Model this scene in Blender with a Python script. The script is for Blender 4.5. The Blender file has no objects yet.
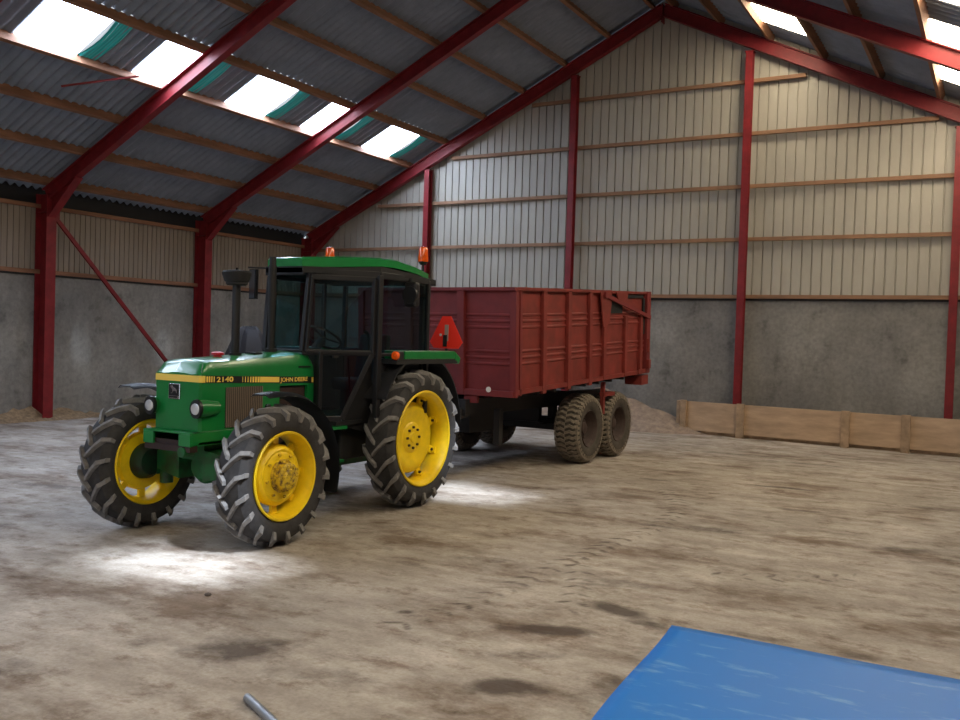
import bpy, bmesh, math, random
import numpy as np
from mathutils import Vector, Matrix
random.seed(7)
R = math.radians
S = bpy.context.scene
COL = S.collection

# ------------------------------------------------------------------ materials
def srgb(c):
    return tuple(((v/255)/12.92 if v/255 <= .04045 else (((v/255)+.055)/1.055)**2.4) for v in c)

def mat(name, col, rough=.6, metal=0., noise=0., nscale=8., col2=None, bump=0., bscale=60., spec=.5, stretch=(1,1,1), detail=6, coat=0., thresh=(.35,.7)):
    m = bpy.data.materials.new(name); m.use_nodes = True
    nt = m.node_tree; N = nt.nodes; L = nt.links
    b = N['Principled BSDF']
    c = srgb(col)
    b.inputs['Base Color'].default_value = (*c, 1)
    b.inputs['Roughness'].default_value = rough
    b.inputs['Metallic'].default_value = metal
    b.inputs['Specular IOR Level'].default_value = spec
    b.inputs['Coat Weight'].default_value = coat
    tc = N.new('ShaderNodeTexCoord'); mp = N.new('ShaderNodeMapping')
    mp.inputs['Scale'].default_value = stretch
    L.new(tc.outputs['Object'], mp.inputs['Vector'])
    if noise or col2:
        n = N.new('ShaderNodeTexNoise'); n.inputs['Scale'].default_value = nscale; n.inputs['Detail'].default_value = detail
        n.inputs['Roughness'].default_value = .65
        L.new(mp.outputs[0], n.inputs['Vector'])
        r = N.new('ShaderNodeValToRGB')
        r.color_ramp.elements[0].position = thresh[0]; r.color_ramp.elements[1].position = thresh[1]
        if col2: a, z = srgb(col2), c
        else: a, z = tuple(v*(1-noise) for v in c), tuple(min(1, v*(1+noise*.6)) for v in c)
        r.color_ramp.elements[0].color = (*a, 1); r.color_ramp.elements[1].color = (*z, 1)
        L.new(n.outputs['Fac'], r.inputs['Fac']); L.new(r.outputs['Color'], b.inputs['Base Color'])
    if bump:
        n2 = N.new('ShaderNodeTexNoise'); n2.inputs['Scale'].default_value = bscale; n2.inputs['Detail'].default_value = 5
        L.new(mp.outputs[0], n2.inputs['Vector'])
        bp = N.new('ShaderNodeBump'); bp.inputs['Strength'].default_value = bump; bp.inputs['Distance'].default_value = .01
        L.new(n2.outputs['Fac'], bp.inputs['Height']); L.new(bp.outputs[0], b.inputs['Normal'])
    return m

def glass_mat(name, tint, gloss=.12):
    m = bpy.data.materials.new(name); m.use_nodes = True
    nt = m.node_tree; N = nt.nodes; L = nt.links
    N.remove(N['Principled BSDF']); out = N['Material Output']
    t = N.new('ShaderNodeBsdfTransparent'); t.inputs[0].default_value = (*tint, 1)
    g = N.new('ShaderNodeBsdfGlossy'); g.inputs['Roughness'].default_value = .03
    f = N.new('ShaderNodeFresnel'); f.inputs[0].default_value = 1.45
    a = N.new('ShaderNodeMath'); a.operation = 'ADD'; a.inputs[1].default_value = gloss*.3
    L.new(f.outputs[0], a.inputs[0])
    ge = N.new('ShaderNodeNewGeometry'); iv = N.new('ShaderNodeMath'); iv.operation='SUBTRACT'; iv.inputs[0].default_value=1.; L.new(ge.outputs['Backfacing'], iv.inputs[1])
    mu = N.new('ShaderNodeMath'); mu.operation='MULTIPLY'; L.new(a.outputs[0], mu.inputs[0]); L.new(iv.outputs[0], mu.inputs[1])
    mx = N.new('ShaderNodeMixShader'); L.new(mu.outputs[0], mx.inputs[0]); L.new(t.outputs[0], mx.inputs[1]); L.new(g.outputs[0], mx.inputs[2])
    L.new(mx.outputs[0], out.inputs[0])
    return m

def sheet_light(name, col, strength, transp=0.):
    """translucent roof sheet that passes daylight"""
    m = bpy.data.materials.new(name); m.use_nodes = True
    nt = m.node_tree; N = nt.nodes; L = nt.links
    N.remove(N['Principled BSDF']); out = N['Material Output']
    e = N.new('ShaderNodeEmission'); e.inputs[0].default_value = (*srgb(col), 1); e.inputs[1].default_value = strength
    if transp:
        t = N.new('ShaderNodeBsdfTransparent'); mx = N.new('ShaderNodeMixShader'); mx.inputs[0].default_value = transp
        L.new(e.outputs[0], mx.inputs[1]); L.new(t.outputs[0], mx.inputs[2]); L.new(mx.outputs[0], out.inputs[0])
    else: L.new(e.outputs[0], out.inputs[0])
    return m

M = {}
M['red_steel'] = mat('red_painted_steel', (122,30,35), .5, noise=.25, nscale=5, bump=.05, spec=.35)
M['concrete'] = None
M['cladding'] = mat('pale_steel_cladding', (164,159,148), .5, noise=.10, nscale=2, stretch=(1,1,.3))
M['cladding_shaded'] = mat('shaded_narrow_rib_cladding', (138,126,114), .65, noise=.12, nscale=2, stretch=(1,1,.3))  # narrow-rib sheet with the left wall's shade put into its colour
M['roof'] = mat('fibre_cement_sheet', (126,133,146), .8, noise=.15, nscale=3)
M['timber'] = mat('sawn_timber', (136,96,72), .8, noise=.35, nscale=3, stretch=(1,.4,3), bump=.15)
M['timber_g'] = mat('sawn_timber_rail', (140,104,78), .8, noise=.3, nscale=3, stretch=(.3,1,3), bump=.15)
M['ply'] = mat('worn_plywood', (190,162,134), .85, noise=.22, nscale=4, stretch=(.4,1,2), bump=.1)
M['ply_post'] = mat('weathered_batten', (172,146,120), .85, noise=.3, nscale=6, bump=.1)
M['green'] = mat('green_paint', (20,116,56), .28, noise=.12, nscale=4, coat=.25)
M['green_dirty'] = mat('dirty_green_paint', (18,88,44), .55, col2=(40,44,30), nscale=7, thresh=(.3,.55))
M['axle_green'] = mat('muddy_green_paint', (16,58,34), .6, col2=(30,28,22), nscale=9, thresh=(.35,.6))
M['roof_green'] = mat('roof_green_paint', (22,120,58), .3, noise=.1, coat=.2)
M['yellow_stripe'] = mat('yellow_decal', (236,204,96), .4)
M['yellow_rim'] = mat('yellow_rim_paint', (240,205,22), .42, noise=.12, nscale=9)
M['yellow_dirty'] = mat('rusty_yellow_paint', (215,182,40), .55, col2=(96,72,48), nscale=22, thresh=(.38,.56))
M['tyre'] = mat('black_rubber', (58,57,59), .75, noise=.3, nscale=12, bump=.2, spec=.3)
M['lug'] = mat('dusty_rubber_lug', (124,122,122), .8, noise=.3, nscale=15, spec=.3)
M['tyre_t'] = mat('trailer_rubber', (80,74,68), .8, noise=.3, nscale=10, bump=.2, spec=.3)
M['lug_t'] = mat('muddy_tread_rubber', (124,114,102), .9, noise=.3, nscale=20)
M['black'] = mat('black_plastic', (20,20,25), .45, noise=.2, nscale=9)
M['black_matte'] = mat('black_steel', (18,18,22), .7, noise=.3, nscale=6)
M['rubber_dark'] = mat('cab_interior', (34,34,38), .7)
M['engine'] = mat('oily_engine_metal', (48,30,28), .6, noise=.4, nscale=14)
M['grille'] = mat('grey_grille_mesh', (112,98,88), .6)
M['grille_dark'] = mat('dark_grille_backing', (34,30,30), .8)  # dark panel behind the grey grille bars
M['trailer'] = mat('red_oxide_paint', (118,37,38), .62, noise=.22, nscale=3, bump=.08)
M['trailer_side'] = mat('side_lit_red_oxide_paint', (124,42,35), .65, noise=.28, nscale=4, bump=.08)  # same red paint, with the redder light on the sides put into colour
M['trailer_frame'] = mat('black_chassis_paint', (26,24,26), .7)
M['rim_t'] = mat('rusty_rim', (66,50,46), .75, noise=.35, nscale=9)
M['chrome'] = mat('chrome', (215,215,220), .15, metal=1.)
M['silver'] = mat('silver_reflector', (225,228,232), .22, metal=.6)
M['lens'] = mat('clear_lens', (235,238,240), .08, spec=.8)
M['amber'] = mat('amber_lens', (240,92,12), .15, noise=.3, nscale=30, spec=.8)
M['redcap'] = mat('red_cap', (176,24,40), .35)
M['orange_red'] = mat('fluorescent_red', (255,52,34), .5)
M['white'] = mat('white_paint', (225,225,222), .5)
M['greystrip'] = mat('grey_strip', (168,150,148), .6)
M['emblem_black'] = mat('emblem_black', (14,14,18), .35)
M['blue'] = mat('blue_sheet', (36,124,214), .45, col2=(140,186,228), nscale=2.2, stretch=(1,3.2,1), detail=9, thresh=(.24,.44))
M['mirror'] = mat('mirror_glass', (150,165,190), .05, metal=1.)
M['pipe'] = mat('grey_pipe', (148,152,158), .4, metal=.5, noise=.2)
M['seat'] = mat('seat_fabric', (60,44,40), .8)
M['teal_trim'] = mat('worn_wire', (70,60,60), .6)
M['glass'] = glass_mat('tinted_cab_glass', (.60,.74,.76), .10)
M['glass_low'] = glass_mat('dark_lower_glass', (.5,.6,.64), .08)
M['earth'] = mat('dusty_earth', (150,132,118), .95, noise=.3, nscale=8, bump=.4, bscale=30)
M['dust'] = mat('dry_debris', (150,126,98), .95, noise=.4, nscale=12, bump=.5, bscale=40)
M['drop'] = mat('stone', (80,70,64), .9)

# left (cool) and right (warm) translucent roof sheets
LS = 74.; RS = 62.
M['sky_left'] = sheet_light('clear_roof_sheet_cool', (214,230,255), LS)
M['sky_right'] = sheet_light('clear_roof_sheet_warm', (255,238,206), RS)
M['sky_sun'] = sheet_light('clear_roof_sheet_sunlit', (255,236,196), RS*.8, .35)
M['sky_green'] = None

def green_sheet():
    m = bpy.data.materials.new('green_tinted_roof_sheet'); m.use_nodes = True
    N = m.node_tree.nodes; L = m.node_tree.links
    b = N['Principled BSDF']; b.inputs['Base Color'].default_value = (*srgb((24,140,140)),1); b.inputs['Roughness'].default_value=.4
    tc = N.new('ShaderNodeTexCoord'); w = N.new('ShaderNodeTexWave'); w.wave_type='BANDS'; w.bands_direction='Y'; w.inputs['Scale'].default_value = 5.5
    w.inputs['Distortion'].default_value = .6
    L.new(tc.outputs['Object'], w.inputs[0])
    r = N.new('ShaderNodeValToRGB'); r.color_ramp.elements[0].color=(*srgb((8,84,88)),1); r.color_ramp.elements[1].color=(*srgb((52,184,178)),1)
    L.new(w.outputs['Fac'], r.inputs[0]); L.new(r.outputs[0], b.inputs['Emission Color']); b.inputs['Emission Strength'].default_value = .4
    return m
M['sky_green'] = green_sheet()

# concrete wall: grey, blotchy with faint vertical streaks
def concrete_wall():
    m = bpy.data.materials.new('cast_concrete_wall'); m.use_nodes = True
    N = m.node_tree.nodes; L = m.node_tree.links; b = N['Principled BSDF']; b.inputs['Roughness'].default_value=.9
    tc = N.new('ShaderNodeTexCoord')
    def noise(sc, st, det=6):
        mp = N.new('ShaderNodeMapping'); mp.inputs['Scale'].default_value = st; L.new(tc.outputs['Object'], mp.inputs[0])
        n = N.new('ShaderNodeTexNoise'); n.inputs['Scale'].default_value = sc; n.inputs['Detail'].default_value = det; n.inputs['Roughness'].default_value=.62
        L.new(mp.outputs[0], n.inputs[0]); return n.outputs['Fac']
    def ramp(f, p0, p1, c0, c1):
        r = N.new('ShaderNodeValToRGB'); e = r.color_ramp.elements; e[0].position=p0; e[1].position=p1; e[0].color=(*srgb(c0),1); e[1].color=(*srgb(c1),1)
        L.new(f, r.inputs[0]); return r.outputs[0]
    def mul(a, bb, f=1.):
        x = N.new('ShaderNodeMix'); x.data_type='RGBA'; x.blend_type='MULTIPLY'; x.inputs[0].default_value=f
        L.new(a, x.inputs[6]); L.new(bb, x.inputs[7]); return x.outputs[2]
    c = ramp(noise(.55,(1,1,1)), .3, .72, (116,114,112), (160,156,150))
    c = mul(c, ramp(noise(3.,(1,1,.12),4), .3, .7, (214,212,210), (255,255,255)), .6)
    c = mul(c, ramp(noise(14,(1,1,1),8), .3, .62, (205,205,205), (255,255,255)), .7)
    c = mul(c, ramp(noise(2.2,(1,1,1),8), .28, .42, (175,172,168), (255,255,255)), .6)
    L.new(c, b.inputs['Base Color'])
    bp = N.new('ShaderNodeBump'); bp.inputs['Strength'].default_value=.3; bp.inputs['Distance'].default_value=.01
    L.new(noise(25,(1,1,1)), bp.inputs['Height']); L.new(bp.outputs[0], b.inputs['Normal'])
    return m
M['concrete'] = concrete_wall()

def floor_mat():
    m = bpy.data.materials.new('dusty_concrete_floor'); m.use_nodes = True
    N = m.node_tree.nodes; L = m.node_tree.links; b = N['Principled BSDF']; b.inputs['Roughness'].default_value=.85
    b.inputs['Specular IOR Level'].default_value=.35
    tc = N.new('ShaderNodeTexCoord')
    def noise(sc, st=(1,1,1), det=6, rough=.62, off=0):
        mp = N.new('ShaderNodeMapping'); mp.inputs['Scale'].default_value = st; mp.inputs['Location'].default_value=(off,off,0); L.new(tc.outputs['Object'], mp.inputs[0])
        n = N.new('ShaderNodeTexNoise'); n.inputs['Scale'].default_value = sc; n.inputs['Detail'].default_value = det; n.inputs['Roughness'].default_value=rough
        L.new(mp.outputs[0], n.inputs[0]); return n.outputs['Fac']
    def ramp(f, p0, p1, c0, c1):
        r = N.new('ShaderNodeValToRGB'); e = r.color_ramp.elements; e[0].position=p0; e[1].position=p1; e[0].color=(*srgb(c0),1); e[1].color=(*srgb(c1),1)
        L.new(f, r.inputs[0]); return r.outputs[0]
    def mix(a, bb, f, mode='MULTIPLY'):
        x = N.new('ShaderNodeMix'); x.data_type='RGBA'; x.blend_type=mode
        if isinstance(f, float): x.inputs[0].default_value=f
        else: L.new(f, x.inputs[0])
        L.new(a, x.inputs[6]); L.new(bb, x.inputs[7]); return x.outputs[2]
    c = ramp(noise(.45,det=5), .32, .68, (170,162,154), (210,202,194))
    c = mix(c, ramp(noise(1.6,(1,2.4,1),7,off=5), .32, .6, (188,180,172), (255,255,255)), .9)
    c = mix(c, ramp(noise(7,det=8,rough=.7), .34, .6, (200,196,190), (255,255,255)), .7)
    c = mix(c, ramp(noise(40,det=4), .35, .6, (214,210,206), (255,255,255)), .7)
    # pale dust patches
    c = mix(c, ramp(noise(.9,(1,1.8,1),7,off=11), .5, .72, (168,159,150), (222,215,206)), .35, 'MIX')
    c = mix(c, ramp(noise(.8,(1,1.5,1),8,.68,off=23), .36, .50, (168,148,132), (255,255,255)), .8)
    c = mix(c, ramp(noise(3.2,(1,1.3,1),9,.72,off=31), .36, .47, (196,184,174), (255,255,255)), .8)
    # stains: painted attribute broken up by noise
    at = N.new('ShaderNodeAttribute'); at.attribute_name='stain'
    ad = N.new('ShaderNodeMath'); ad.operation='MULTIPLY_ADD'; L.new(noise(5,det=8,rough=.7,off=3), ad.inputs[0]); ad.inputs[1].default_value=1.5; L.new(at.outputs['Fac'], ad.inputs[2])
    st = N.new('ShaderNodeMapRange'); st.inputs['From Min'].default_value=.98; st.inputs['From Max'].default_value=1.65; st.inputs['To Max'].default_value=.8
    L.new(ad.outputs[0], st.inputs['Value'])
    dark = N.new('ShaderNodeRGB'); dark.outputs[0].default_value=(*srgb((62,50,44)),1)
    c = mix(c, dark.outputs[0], st.outputs[0], 'MIX')
    L.new(c, b.inputs['Base Color'])
    bp = N.new('ShaderNodeBump'); bp.inputs['Strength'].default_value=.35; bp.inputs['Distance'].default_value=.012
    L.new(noise(18,det=8,rough=.7), bp.inputs['Height']); L.new(bp.outputs[0], b.inputs['Normal'])
    return m
M['floor'] = floor_mat()

# ------------------------------------------------------------------ mesh builder
class MB:
    def __init__(s): s.v=[]; s.f=[]; s.mi=[]; s.cur=0
    def add(s, vs, fs):
        o=len(s.v); s.v += [tuple(v) for v in vs]; s.f += [tuple(i+o for i in f) for f in fs]; s.mi += [s.cur]*len(fs); return s
    def box(s, a, b):
        x0,x1=sorted((a[0],b[0])); y0,y1=sorted((a[1],b[1])); z0,z1=sorted((a[2],b[2]))
        return s.add([(x0,y0,z0),(x1,y0,z0),(x1,y1,z0),(x0,y1,z0),(x0,y0,z1),(x1,y0,z1),(x1,y1,z1),(x0,y1,z1)],
            [(0,3,2,1),(4,5,6,7),(0,1,5,4),(1,2,6,5),(2,3,7,6),(3,0,4,7)])
    def hexa(s, p):   # 8 points: bottom ring 4, top ring 4
        return s.add(p, [(0,3,2,1),(4,5,6,7),(0,1,5,4),(1,2,6,5),(2,3,7,6),(3,0,4,7)])
    def bar(s, p0, p1, w, h, up=(0,0,1)):
        p0=Vector(p0); p1=Vector(p1); d=(p1-p0).normalized(); u=Vector(up)
        if abs(d.dot(u))>.98: u=Vector((0,1,0)) if abs(d.y)<.9 else Vector((1,0,0))
        sx=d.cross(u).normalized()*(w/2); sy=sx.cross(d).normalized()*(h/2)
        q=[-sx-sy, sx-sy, sx+sy, -sx+sy]
        return s.add([p0+k for k in q]+[p1+k for k in q], [(0,3,2,1),(4,5,6,7),(0,1,5,4),(1,2,6,5),(2,3,7,6),(3,0,4,7)])
    def cyl(s, p0, p1, r0, r1=None, n=20):
        if r1 is None: r1=r0
        p0=Vector(p0); p1=Vector(p1); d=(p1-p0).normalized(); u=Vector((0,0,1)) if abs(d.z)<.9 else Vector((1,0,0))
        a=d.cross(u).normalized(); b=d.cross(a)
        vs=[]
        for p,r in ((p0,r0),(p1,r1)):
            for i in range(n):
                t=2*math.pi*i/n; vs.append(p+a*(r*math.cos(t))+b*(r*math.sin(t)))
        fs=[(i,(i+1)%n,n+(i+1)%n,n+i) for i in range(n)]+[tuple(range(n-1,-1,-1)),tuple(range(n,2*n))]
        return s.add(vs,fs)
    def lathe(s, prof, c=(0,0,0), axis='x', n=48, closed=False):
        vs=[]; m=len(prof)
        for i in range(n):
            t=2*math.pi*i/n; ct,sn=math.cos(t),math.sin(t)
            for (a,r) in prof:
                if axis=='x': vs.append((c[0]+a,c[1]+r*ct,c[2]+r*sn))
                elif axis=='z': vs.append((c[0]+r*ct,c[1]+r*sn,c[2]+a))
                else: vs.append((c[0]+r*sn,c[1]+a,c[2]+r*ct))
        fs=[]
        for i in range(n):
            j=(i+1)%n
            for k in range(m-1 if not closed else m):
                l=(k+1)%m; fs.append((i*m+k,i*m+l,j*m+l,j*m+k))
        return s.add(vs,fs)
    def plate(s, pts, th):
        P=[Vector(p) for p in pts]; nrm=(P[1]-P[0]).cross(P[2]-P[0]).normalized()*(th/2); n=len(P)
        return s.add([p-nrm for p in P]+[p+nrm for p in P], [tuple(range(n-1,-1,-1)),tuple(range(n,2*n))]+[(i,(i+1)%n,n+(i+1)%n,n+i) for i in range(n)])
    def loft(s, rings, cap=True, closed=True):
        n=len(rings[0]); vs=[p for r in rings for p in r]; fs=[]
        for k in range(len(rings)-1):
            for i in range(n if closed else n-1):
                j=(i+1)%n; fs.append((k*n+i,k*n+j,(k+1)*n+j,(k+1)*n+i))
        if cap: fs += [tuple(range(n-1,-1,-1)), tuple(range((len(rings)-1)*n,len(rings)*n))]
        return s.add(vs,fs)
    def build(s, name, m, parent=None, smooth=False, off=None, bevel=0., ms=None):
        v=s.v
        if off is not None: v=[(a[0]-off[0],a[1]-off[1],a[2]-off[2]) for a in v]
        me=bpy.data.meshes.new(name); me.from_pydata([tuple(a) for a in v],[],s.f)
        for q in (ms or [m]): me.materials.append(q)
        if ms: me.polygons.foreach_set('material_index', s.mi)
        bm=bmesh.new(); bm.from_mesh(me); bmesh.ops.recalc_face_normals(bm, faces=bm.faces); bm.to_mesh(me); bm.free()
        o=bpy.data.objects.new(name, me); COL.objects.link(o)
        if parent: o.parent=parent
        if smooth:
            me.polygons.foreach_set('use_smooth',[True]*len(me.polygons))
            me.set_sharp_from_angle(angle=R(38))
        if bevel:
            bv=o.modifiers.new('bevel','BEVEL'); bv.width=bevel; bv.segments=2; bv.limit_method='ANGLE'; bv.angle_limit=R(35)
        return o

def tag(o, label=None, cat=None, group=None, kind=None):
    if label: o['label']=label
    if cat: o['category']=cat
    if group: o['group']=group
    if kind: o['kind']=kind
    return o
def empty(name, loc=(0,0,0), rz=0.):
    o=bpy.data.objects.new(name,None); COL.objects.link(o); o.location=loc; o.rotation_euler=(0,0,rz); o.empty_display_size=.2; return o
def copy_tree(o, parent=None):
    c=o.copy(); COL.objects.link(c)
    if parent: c.parent=parent
    for ch in list(o.children): copy_tree(ch,c)
    return c

# ------------------------------------------------------------------ building dimensions
XL, XR = -16.25, 3.25          # side walls
YN, YG = -7.75, 18.98          # near wall, gable wall
XC = -6.5; SL = .48
def rline(X, z0): return z0 - SL*abs(X-XC)
ZPB = 9.06                      # purlin underside line at ridge (top of rafters)
ZSH = 9.22                      # roof sheet line
ZC = 2.80                       # top of concrete
frames = [18.80, 15.12, 11.12, 7.44, 3.60, -.24, -4.08]

# floor with painted stain attribute
def make_floor():
    nx=int((XR-XL)/.03); ny=int((YG+.3-YN)/.03)
    xs=np.linspace(XL-.2,XR+.2,nx); ys=np.linspace(YN-.2,YG+.3,ny)
    XX,YY=np.meshgrid(xs,ys)
    st=np.zeros_like(XX)
    def ell(x,y,a,b,ang,s=1.):
        c,sn=math.cos(R(ang)),math.sin(R(ang))
        rr=1.5*max(a,b)
        i0,i1=np.searchsorted(xs,[x-rr,x+rr]); j0,j1=np.searchsorted(ys,[y-rr,y+rr])
        if i1<=i0 or j1<=j0: return
        A=XX[j0:j1,i0:i1]-x; B=YY[j0:j1,i0:i1]-y; T=st[j0:j1,i0:i1]
        u=(A*c+B*sn)/a; v=(-A*sn+B*c)/b
        d=np.sqrt(u*u+v*v); np.maximum(T, s*np.clip(1.45-d,0,1)**1.2, out=T)
    ell(-3.78,3.88,.34,.26,50,.8); ell(-3.70,4.05,.18,.10,50,.8)
    ell(-2.42,5.26,.30,.11,25,1.1); ell(-2.70,5.14,.12,.05,20,.6)
    ell(-2.22,5.92,.26,.12,-20,1.05); ell(-1.95,5.75,.22,.09,-10,.75); ell(-2.38,5.98,.14,.05,0,.75)
    ell(-2.22,4.26,.19,.13,30,1.15); ell(-2.05,4.3,.12,.07,30,.7); ell(-2.35,4.75,.3,.1,30,.5)
    ell(-2.42,9.08,.35,.16,10,.7); ell(-2.95,8.9,.35,.1,0,.6)
    ell(-3.39,5.04,.07,.05,30,.9); ell(-.70,9.3,.35,.18,20,.65); ell(-3.7,6.6,.4,.12,20,.5)
    ell(-3.1,6.1,.12,.06,20,.6); ell(-.66,5.9,.15,.08,0,.75); ell(-1.3,5.9,.3,.06,0,.5); ell(-9.25,6.64,.8,.14,10,.6)
    ell(-8.1,5.0,.6,.12,10,.45); ell(-2.4,12.4,.5,.10,5,.8); ell(-4.0,11.9,.25,.1,5,.7); ell(-1.9,10.8,.35,.1,5,.65)
    ell(-.6,12.0,.5,.16,5,.55); ell(-1.3,7.2,.3,.06,20,.4); ell(-2.6,6.45,.3,.06,20,.45); ell(-4.6,3.0,.3,.15,0,.45)
    ell(-6.2,4.9,.5,.1,0,.35); ell(-3.0,3.9,.25,.15,0,.4); ell(-1.7,4.6,.35,.2,60,.55); ell(-3.15,3.35,.16,.08,0,.4)
    ell(-6.3,7.6,.8,.5,0,.6); ell(-6.6,12.5,1.2,1.6,0,.55); ell(-6.7,6.2,.5,.3,0,.5)  # broad dark patches under the tractor and the trailer
    ell(-11,9,.9,.15,10,.4); ell(-12.5,11,1.2,.2,0,.35); ell(-4.3,15.6,1.2,.16,5,.5); ell(-2.6,15.2,1.1,.12,0,.5)
    rg=random.Random(3)
    for _ in range(46):
        ell(rg.uniform(-15,2.5), rg.uniform(1,18), rg.uniform(.08,.5), rg.uniform(.04,.12), rg.uniform(-20,30), rg.uniform(.25,.5))
    # tyre track with chevron marks
    path=[(-3.61,11.15),(-3.2,10.4),(-3.0,9.7),(-2.93,8.7),(-3.03,7.87),(-3.08,6.84),(-3.12,5.58),(-3.3,4.6)]
    def track(path, s0, wid=.13):
        for (a,b) in zip(path[:-1],path[1:]):
            a=Vector(a); b=Vector(b); n=max(2,int((b-a).length/.17)); d=(b-a).normalized(); pn=Vector((-d.y,d.x)); ang=math.degrees(math.atan2(d.y,d.x))
            for k in range(n):
                p=a.lerp(b,k/n); s=s0*rg.uniform(.6,1)
                q=p+pn*wid*.5; ell(q.x,q.y,.085,.026,ang+50,s)
                q=p-pn*wid*.5; ell(q.x,q.y,.085,.026,ang-50,s)
    track(path,1.0); track([(-3.05,7.1),(-2.75,6.5),(-2.55,5.9),(-2.5,5.5)],.9); track([(-1.9,7.3),(-1.3,7.6),(-.8,8.1)],.8)
    n=nx*ny
    co=np.stack([XX.ravel(),YY.ravel(),np.zeros(n)],1)
    i=np.arange((ny-1)*nx).reshape(ny-1,nx)[:,:-1].ravel()
    q=np.stack([i,i+1,i+nx+1,i+nx],1)
    me=bpy.data.meshes.new('floor'); me.vertices.add(n); me.vertices.foreach_set('co',co.ravel())
    me.loops.add(q.size); me.loops.foreach_set('vertex_index',q.ravel()); me.polygons.add(len(q))
    me.polygons.foreach_set('loop_start',np.arange(len(q))*4); me.polygons.foreach_set('loop_total',np.full(len(q),4))
    me.update(); at=me.attributes.new('stain','FLOAT','POINT'); at.data.foreach_set('value',st.ravel().astype(np.float32))
    me.materials.append(M['floor']); o=bpy.data.objects.new('floor',me); COL.objects.link(o)
    tag(o,'dusty tan concrete floor with dark stains and tyre tracks',kind='structure')
    return o
make_floor()

# ------------------------------------------------------------------ walls
def ribbed(mb, p0, p1, zb, ztop, depth, period=.192):
    """vertical trapezoid-rib cladding from p0 to p1 (xy), ztop = function of the xy point"""
    a=Vector((p0[0],p0[1],0)); b=Vector((p1[0],p1[1],0)); d=(b-a).normalized(); L_=(b-a).length; n=Vector((d.y,-d.x,0))
    s=0; pts=[]
    while s<L_:
        for ds,h in ((0,0),(.78*period,0),(.82*period,-.03),(.90*period,-.03),(.94*period,0)):
            if s+ds<=L_: pts.append((s+ds,h*depth))
        s+=period
    pts.append((L_,0))
    vs=[];fs=[]
    for k,(q,h) in enumerate(pts):
        p=a+d*q+n*h; t=ztop(p.x,p.y); vs += [(p.x,p.y,zb),(p.x,p.y,t)]
        if k: fs.append((2*k-2,2*k,2*k+1,2*k-1))
    mb.add(vs,fs)

def gable_z(x,y): return rline(x, ZSH+.02)
# gable (far) wall
w=MB().box((XL-.2,YG,-.05),(XR+.2,YG+.22,ZC)).build('wall_far',M['concrete'],bevel=0); tag(w,'grey concrete lower part of the far gable wall',kind='structure')
c=MB(); ribbed(c,(XL-.1,YG+.03),(XR+.1,YG+.03),ZC-.05,gable_z,1.); c.build('cladding',M['cladding'],w)
w=MB().box((XL-.22,YN,-.05),(XL,YG+.2,ZC)).build('wall_left',M['concrete']); tag(w,'grey concrete lower part of the left side wall',kind='structure')
c=MB(); ribbed(c,(XL-.03,YN),(XL-.03,YG),ZC-.05,lambda x,y:4.17,.6,.12); c.build('cladding',M['cladding_shaded'],w)
MB().box((XL-.20,YN,4.1),(XL-.15,YG,4.62)).build('eave_shade_board',M['black_matte'],w)  # added closing board, coloured black for the shade above the rail
w=MB().box((XR,YN,-.05),(XR+.22,YG+.2,ZC)).build('wall_right',M['concrete']); tag(w,'grey concrete lower part of the right side wall',kind='structure')
c=MB(); ribbed(c,(XR+.03,YG),(XR+.03,YN),ZC-.05,lambda x,y:4.60,1.); c.build('cladding',M['cladding'],w)
# near wall with a big open doorway
w=MB().box((XL-.2,YN-.2,-.05),(-9.5,YN,ZC)).box((-3.5,YN-.2,-.05),(XR+.2,YN,ZC)).build('wall_near',M['concrete']); tag(w,'grey concrete lower part of the near gable wall either side of the doorway',kind='structure')
c=MB(); ribbed(c,(-9.5,YN-.03),(XL,YN-.03),ZC-.05,gable_z,1.); ribbed(c,(XR,YN-.03),(-3.5,YN-.03),ZC-.05,gable_z,1.)
ribbed(c,(-3.5,YN-.03),(-9.5,YN-.03),4.6,gable_z,1.); c.build('cladding',M['cladding'],w)

# ------------------------------------------------------------------ roof sheets (corrugated), with skylight openings left out
offs=[.20,1.2,2.22,3.26,4.30,5.34,6.38,7.41,8.43,9.46]
per=2.125
leftY=[8.36+per*k for k in range(-7,5)]     # start Y of the clear sheets
rightY=[16.63-per*k for k in range(0,12)]
def in_open(side, j, y):
    if side<0 and j==5: return any(a+.04<=y<a+1.34 for a in leftY)
    if side>0 and j==5: return any(a+.04<=y<a+1.01 for a in rightY)
    if side>0 and j==2: return 16.90<=y<17.86
    return False
edges=[0]+[o+.05 for o in offs[1:]]+[10.05]
roof=MB(); cor=.177; seg=8; amp=.032
for side in (-1,1):
    ny=int((YG+.3-YN)/cor*seg)
    ys=[YN-.15+k*cor/seg for k in range(ny)]
    for j in range(len(edges)-1):
        o0,o1=edges[j],edges[j+1]
        vs=[];fs=[]
        for k,y in enumerate(ys):
            h=amp*math.cos(2*math.pi*k/seg)
            for o in (o0,o1): vs.append((XC+side*o,y,ZSH-SL*o+h+.025))
            if k and not in_open(side,j-0,y): fs.append((2*k-2,2*k-1,2*k+1,2*k))
        roof.add(vs,fs)
ro=roof.build('ceiling',M['roof'],smooth=True); tag(ro,'dark grey corrugated roof sheets seen from below',kind='structure')
# ridge cap above
MB().plate([(XC-.3,YN-.2,ZSH-.05),(XC,YN-.2,ZSH+.1),(XC,YG+.3,ZSH+.1),(XC-.3,YG+.3,ZSH-.05)],.01).plate([(XC,YN-.2,ZSH+.1),(XC+.3,YN-.2,ZSH-.05),(XC+.3,YG+.3,ZSH-.05),(XC,YG+.3,ZSH+.1)],.01).build('ridge_cap',M['roof'],ro)

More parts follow.
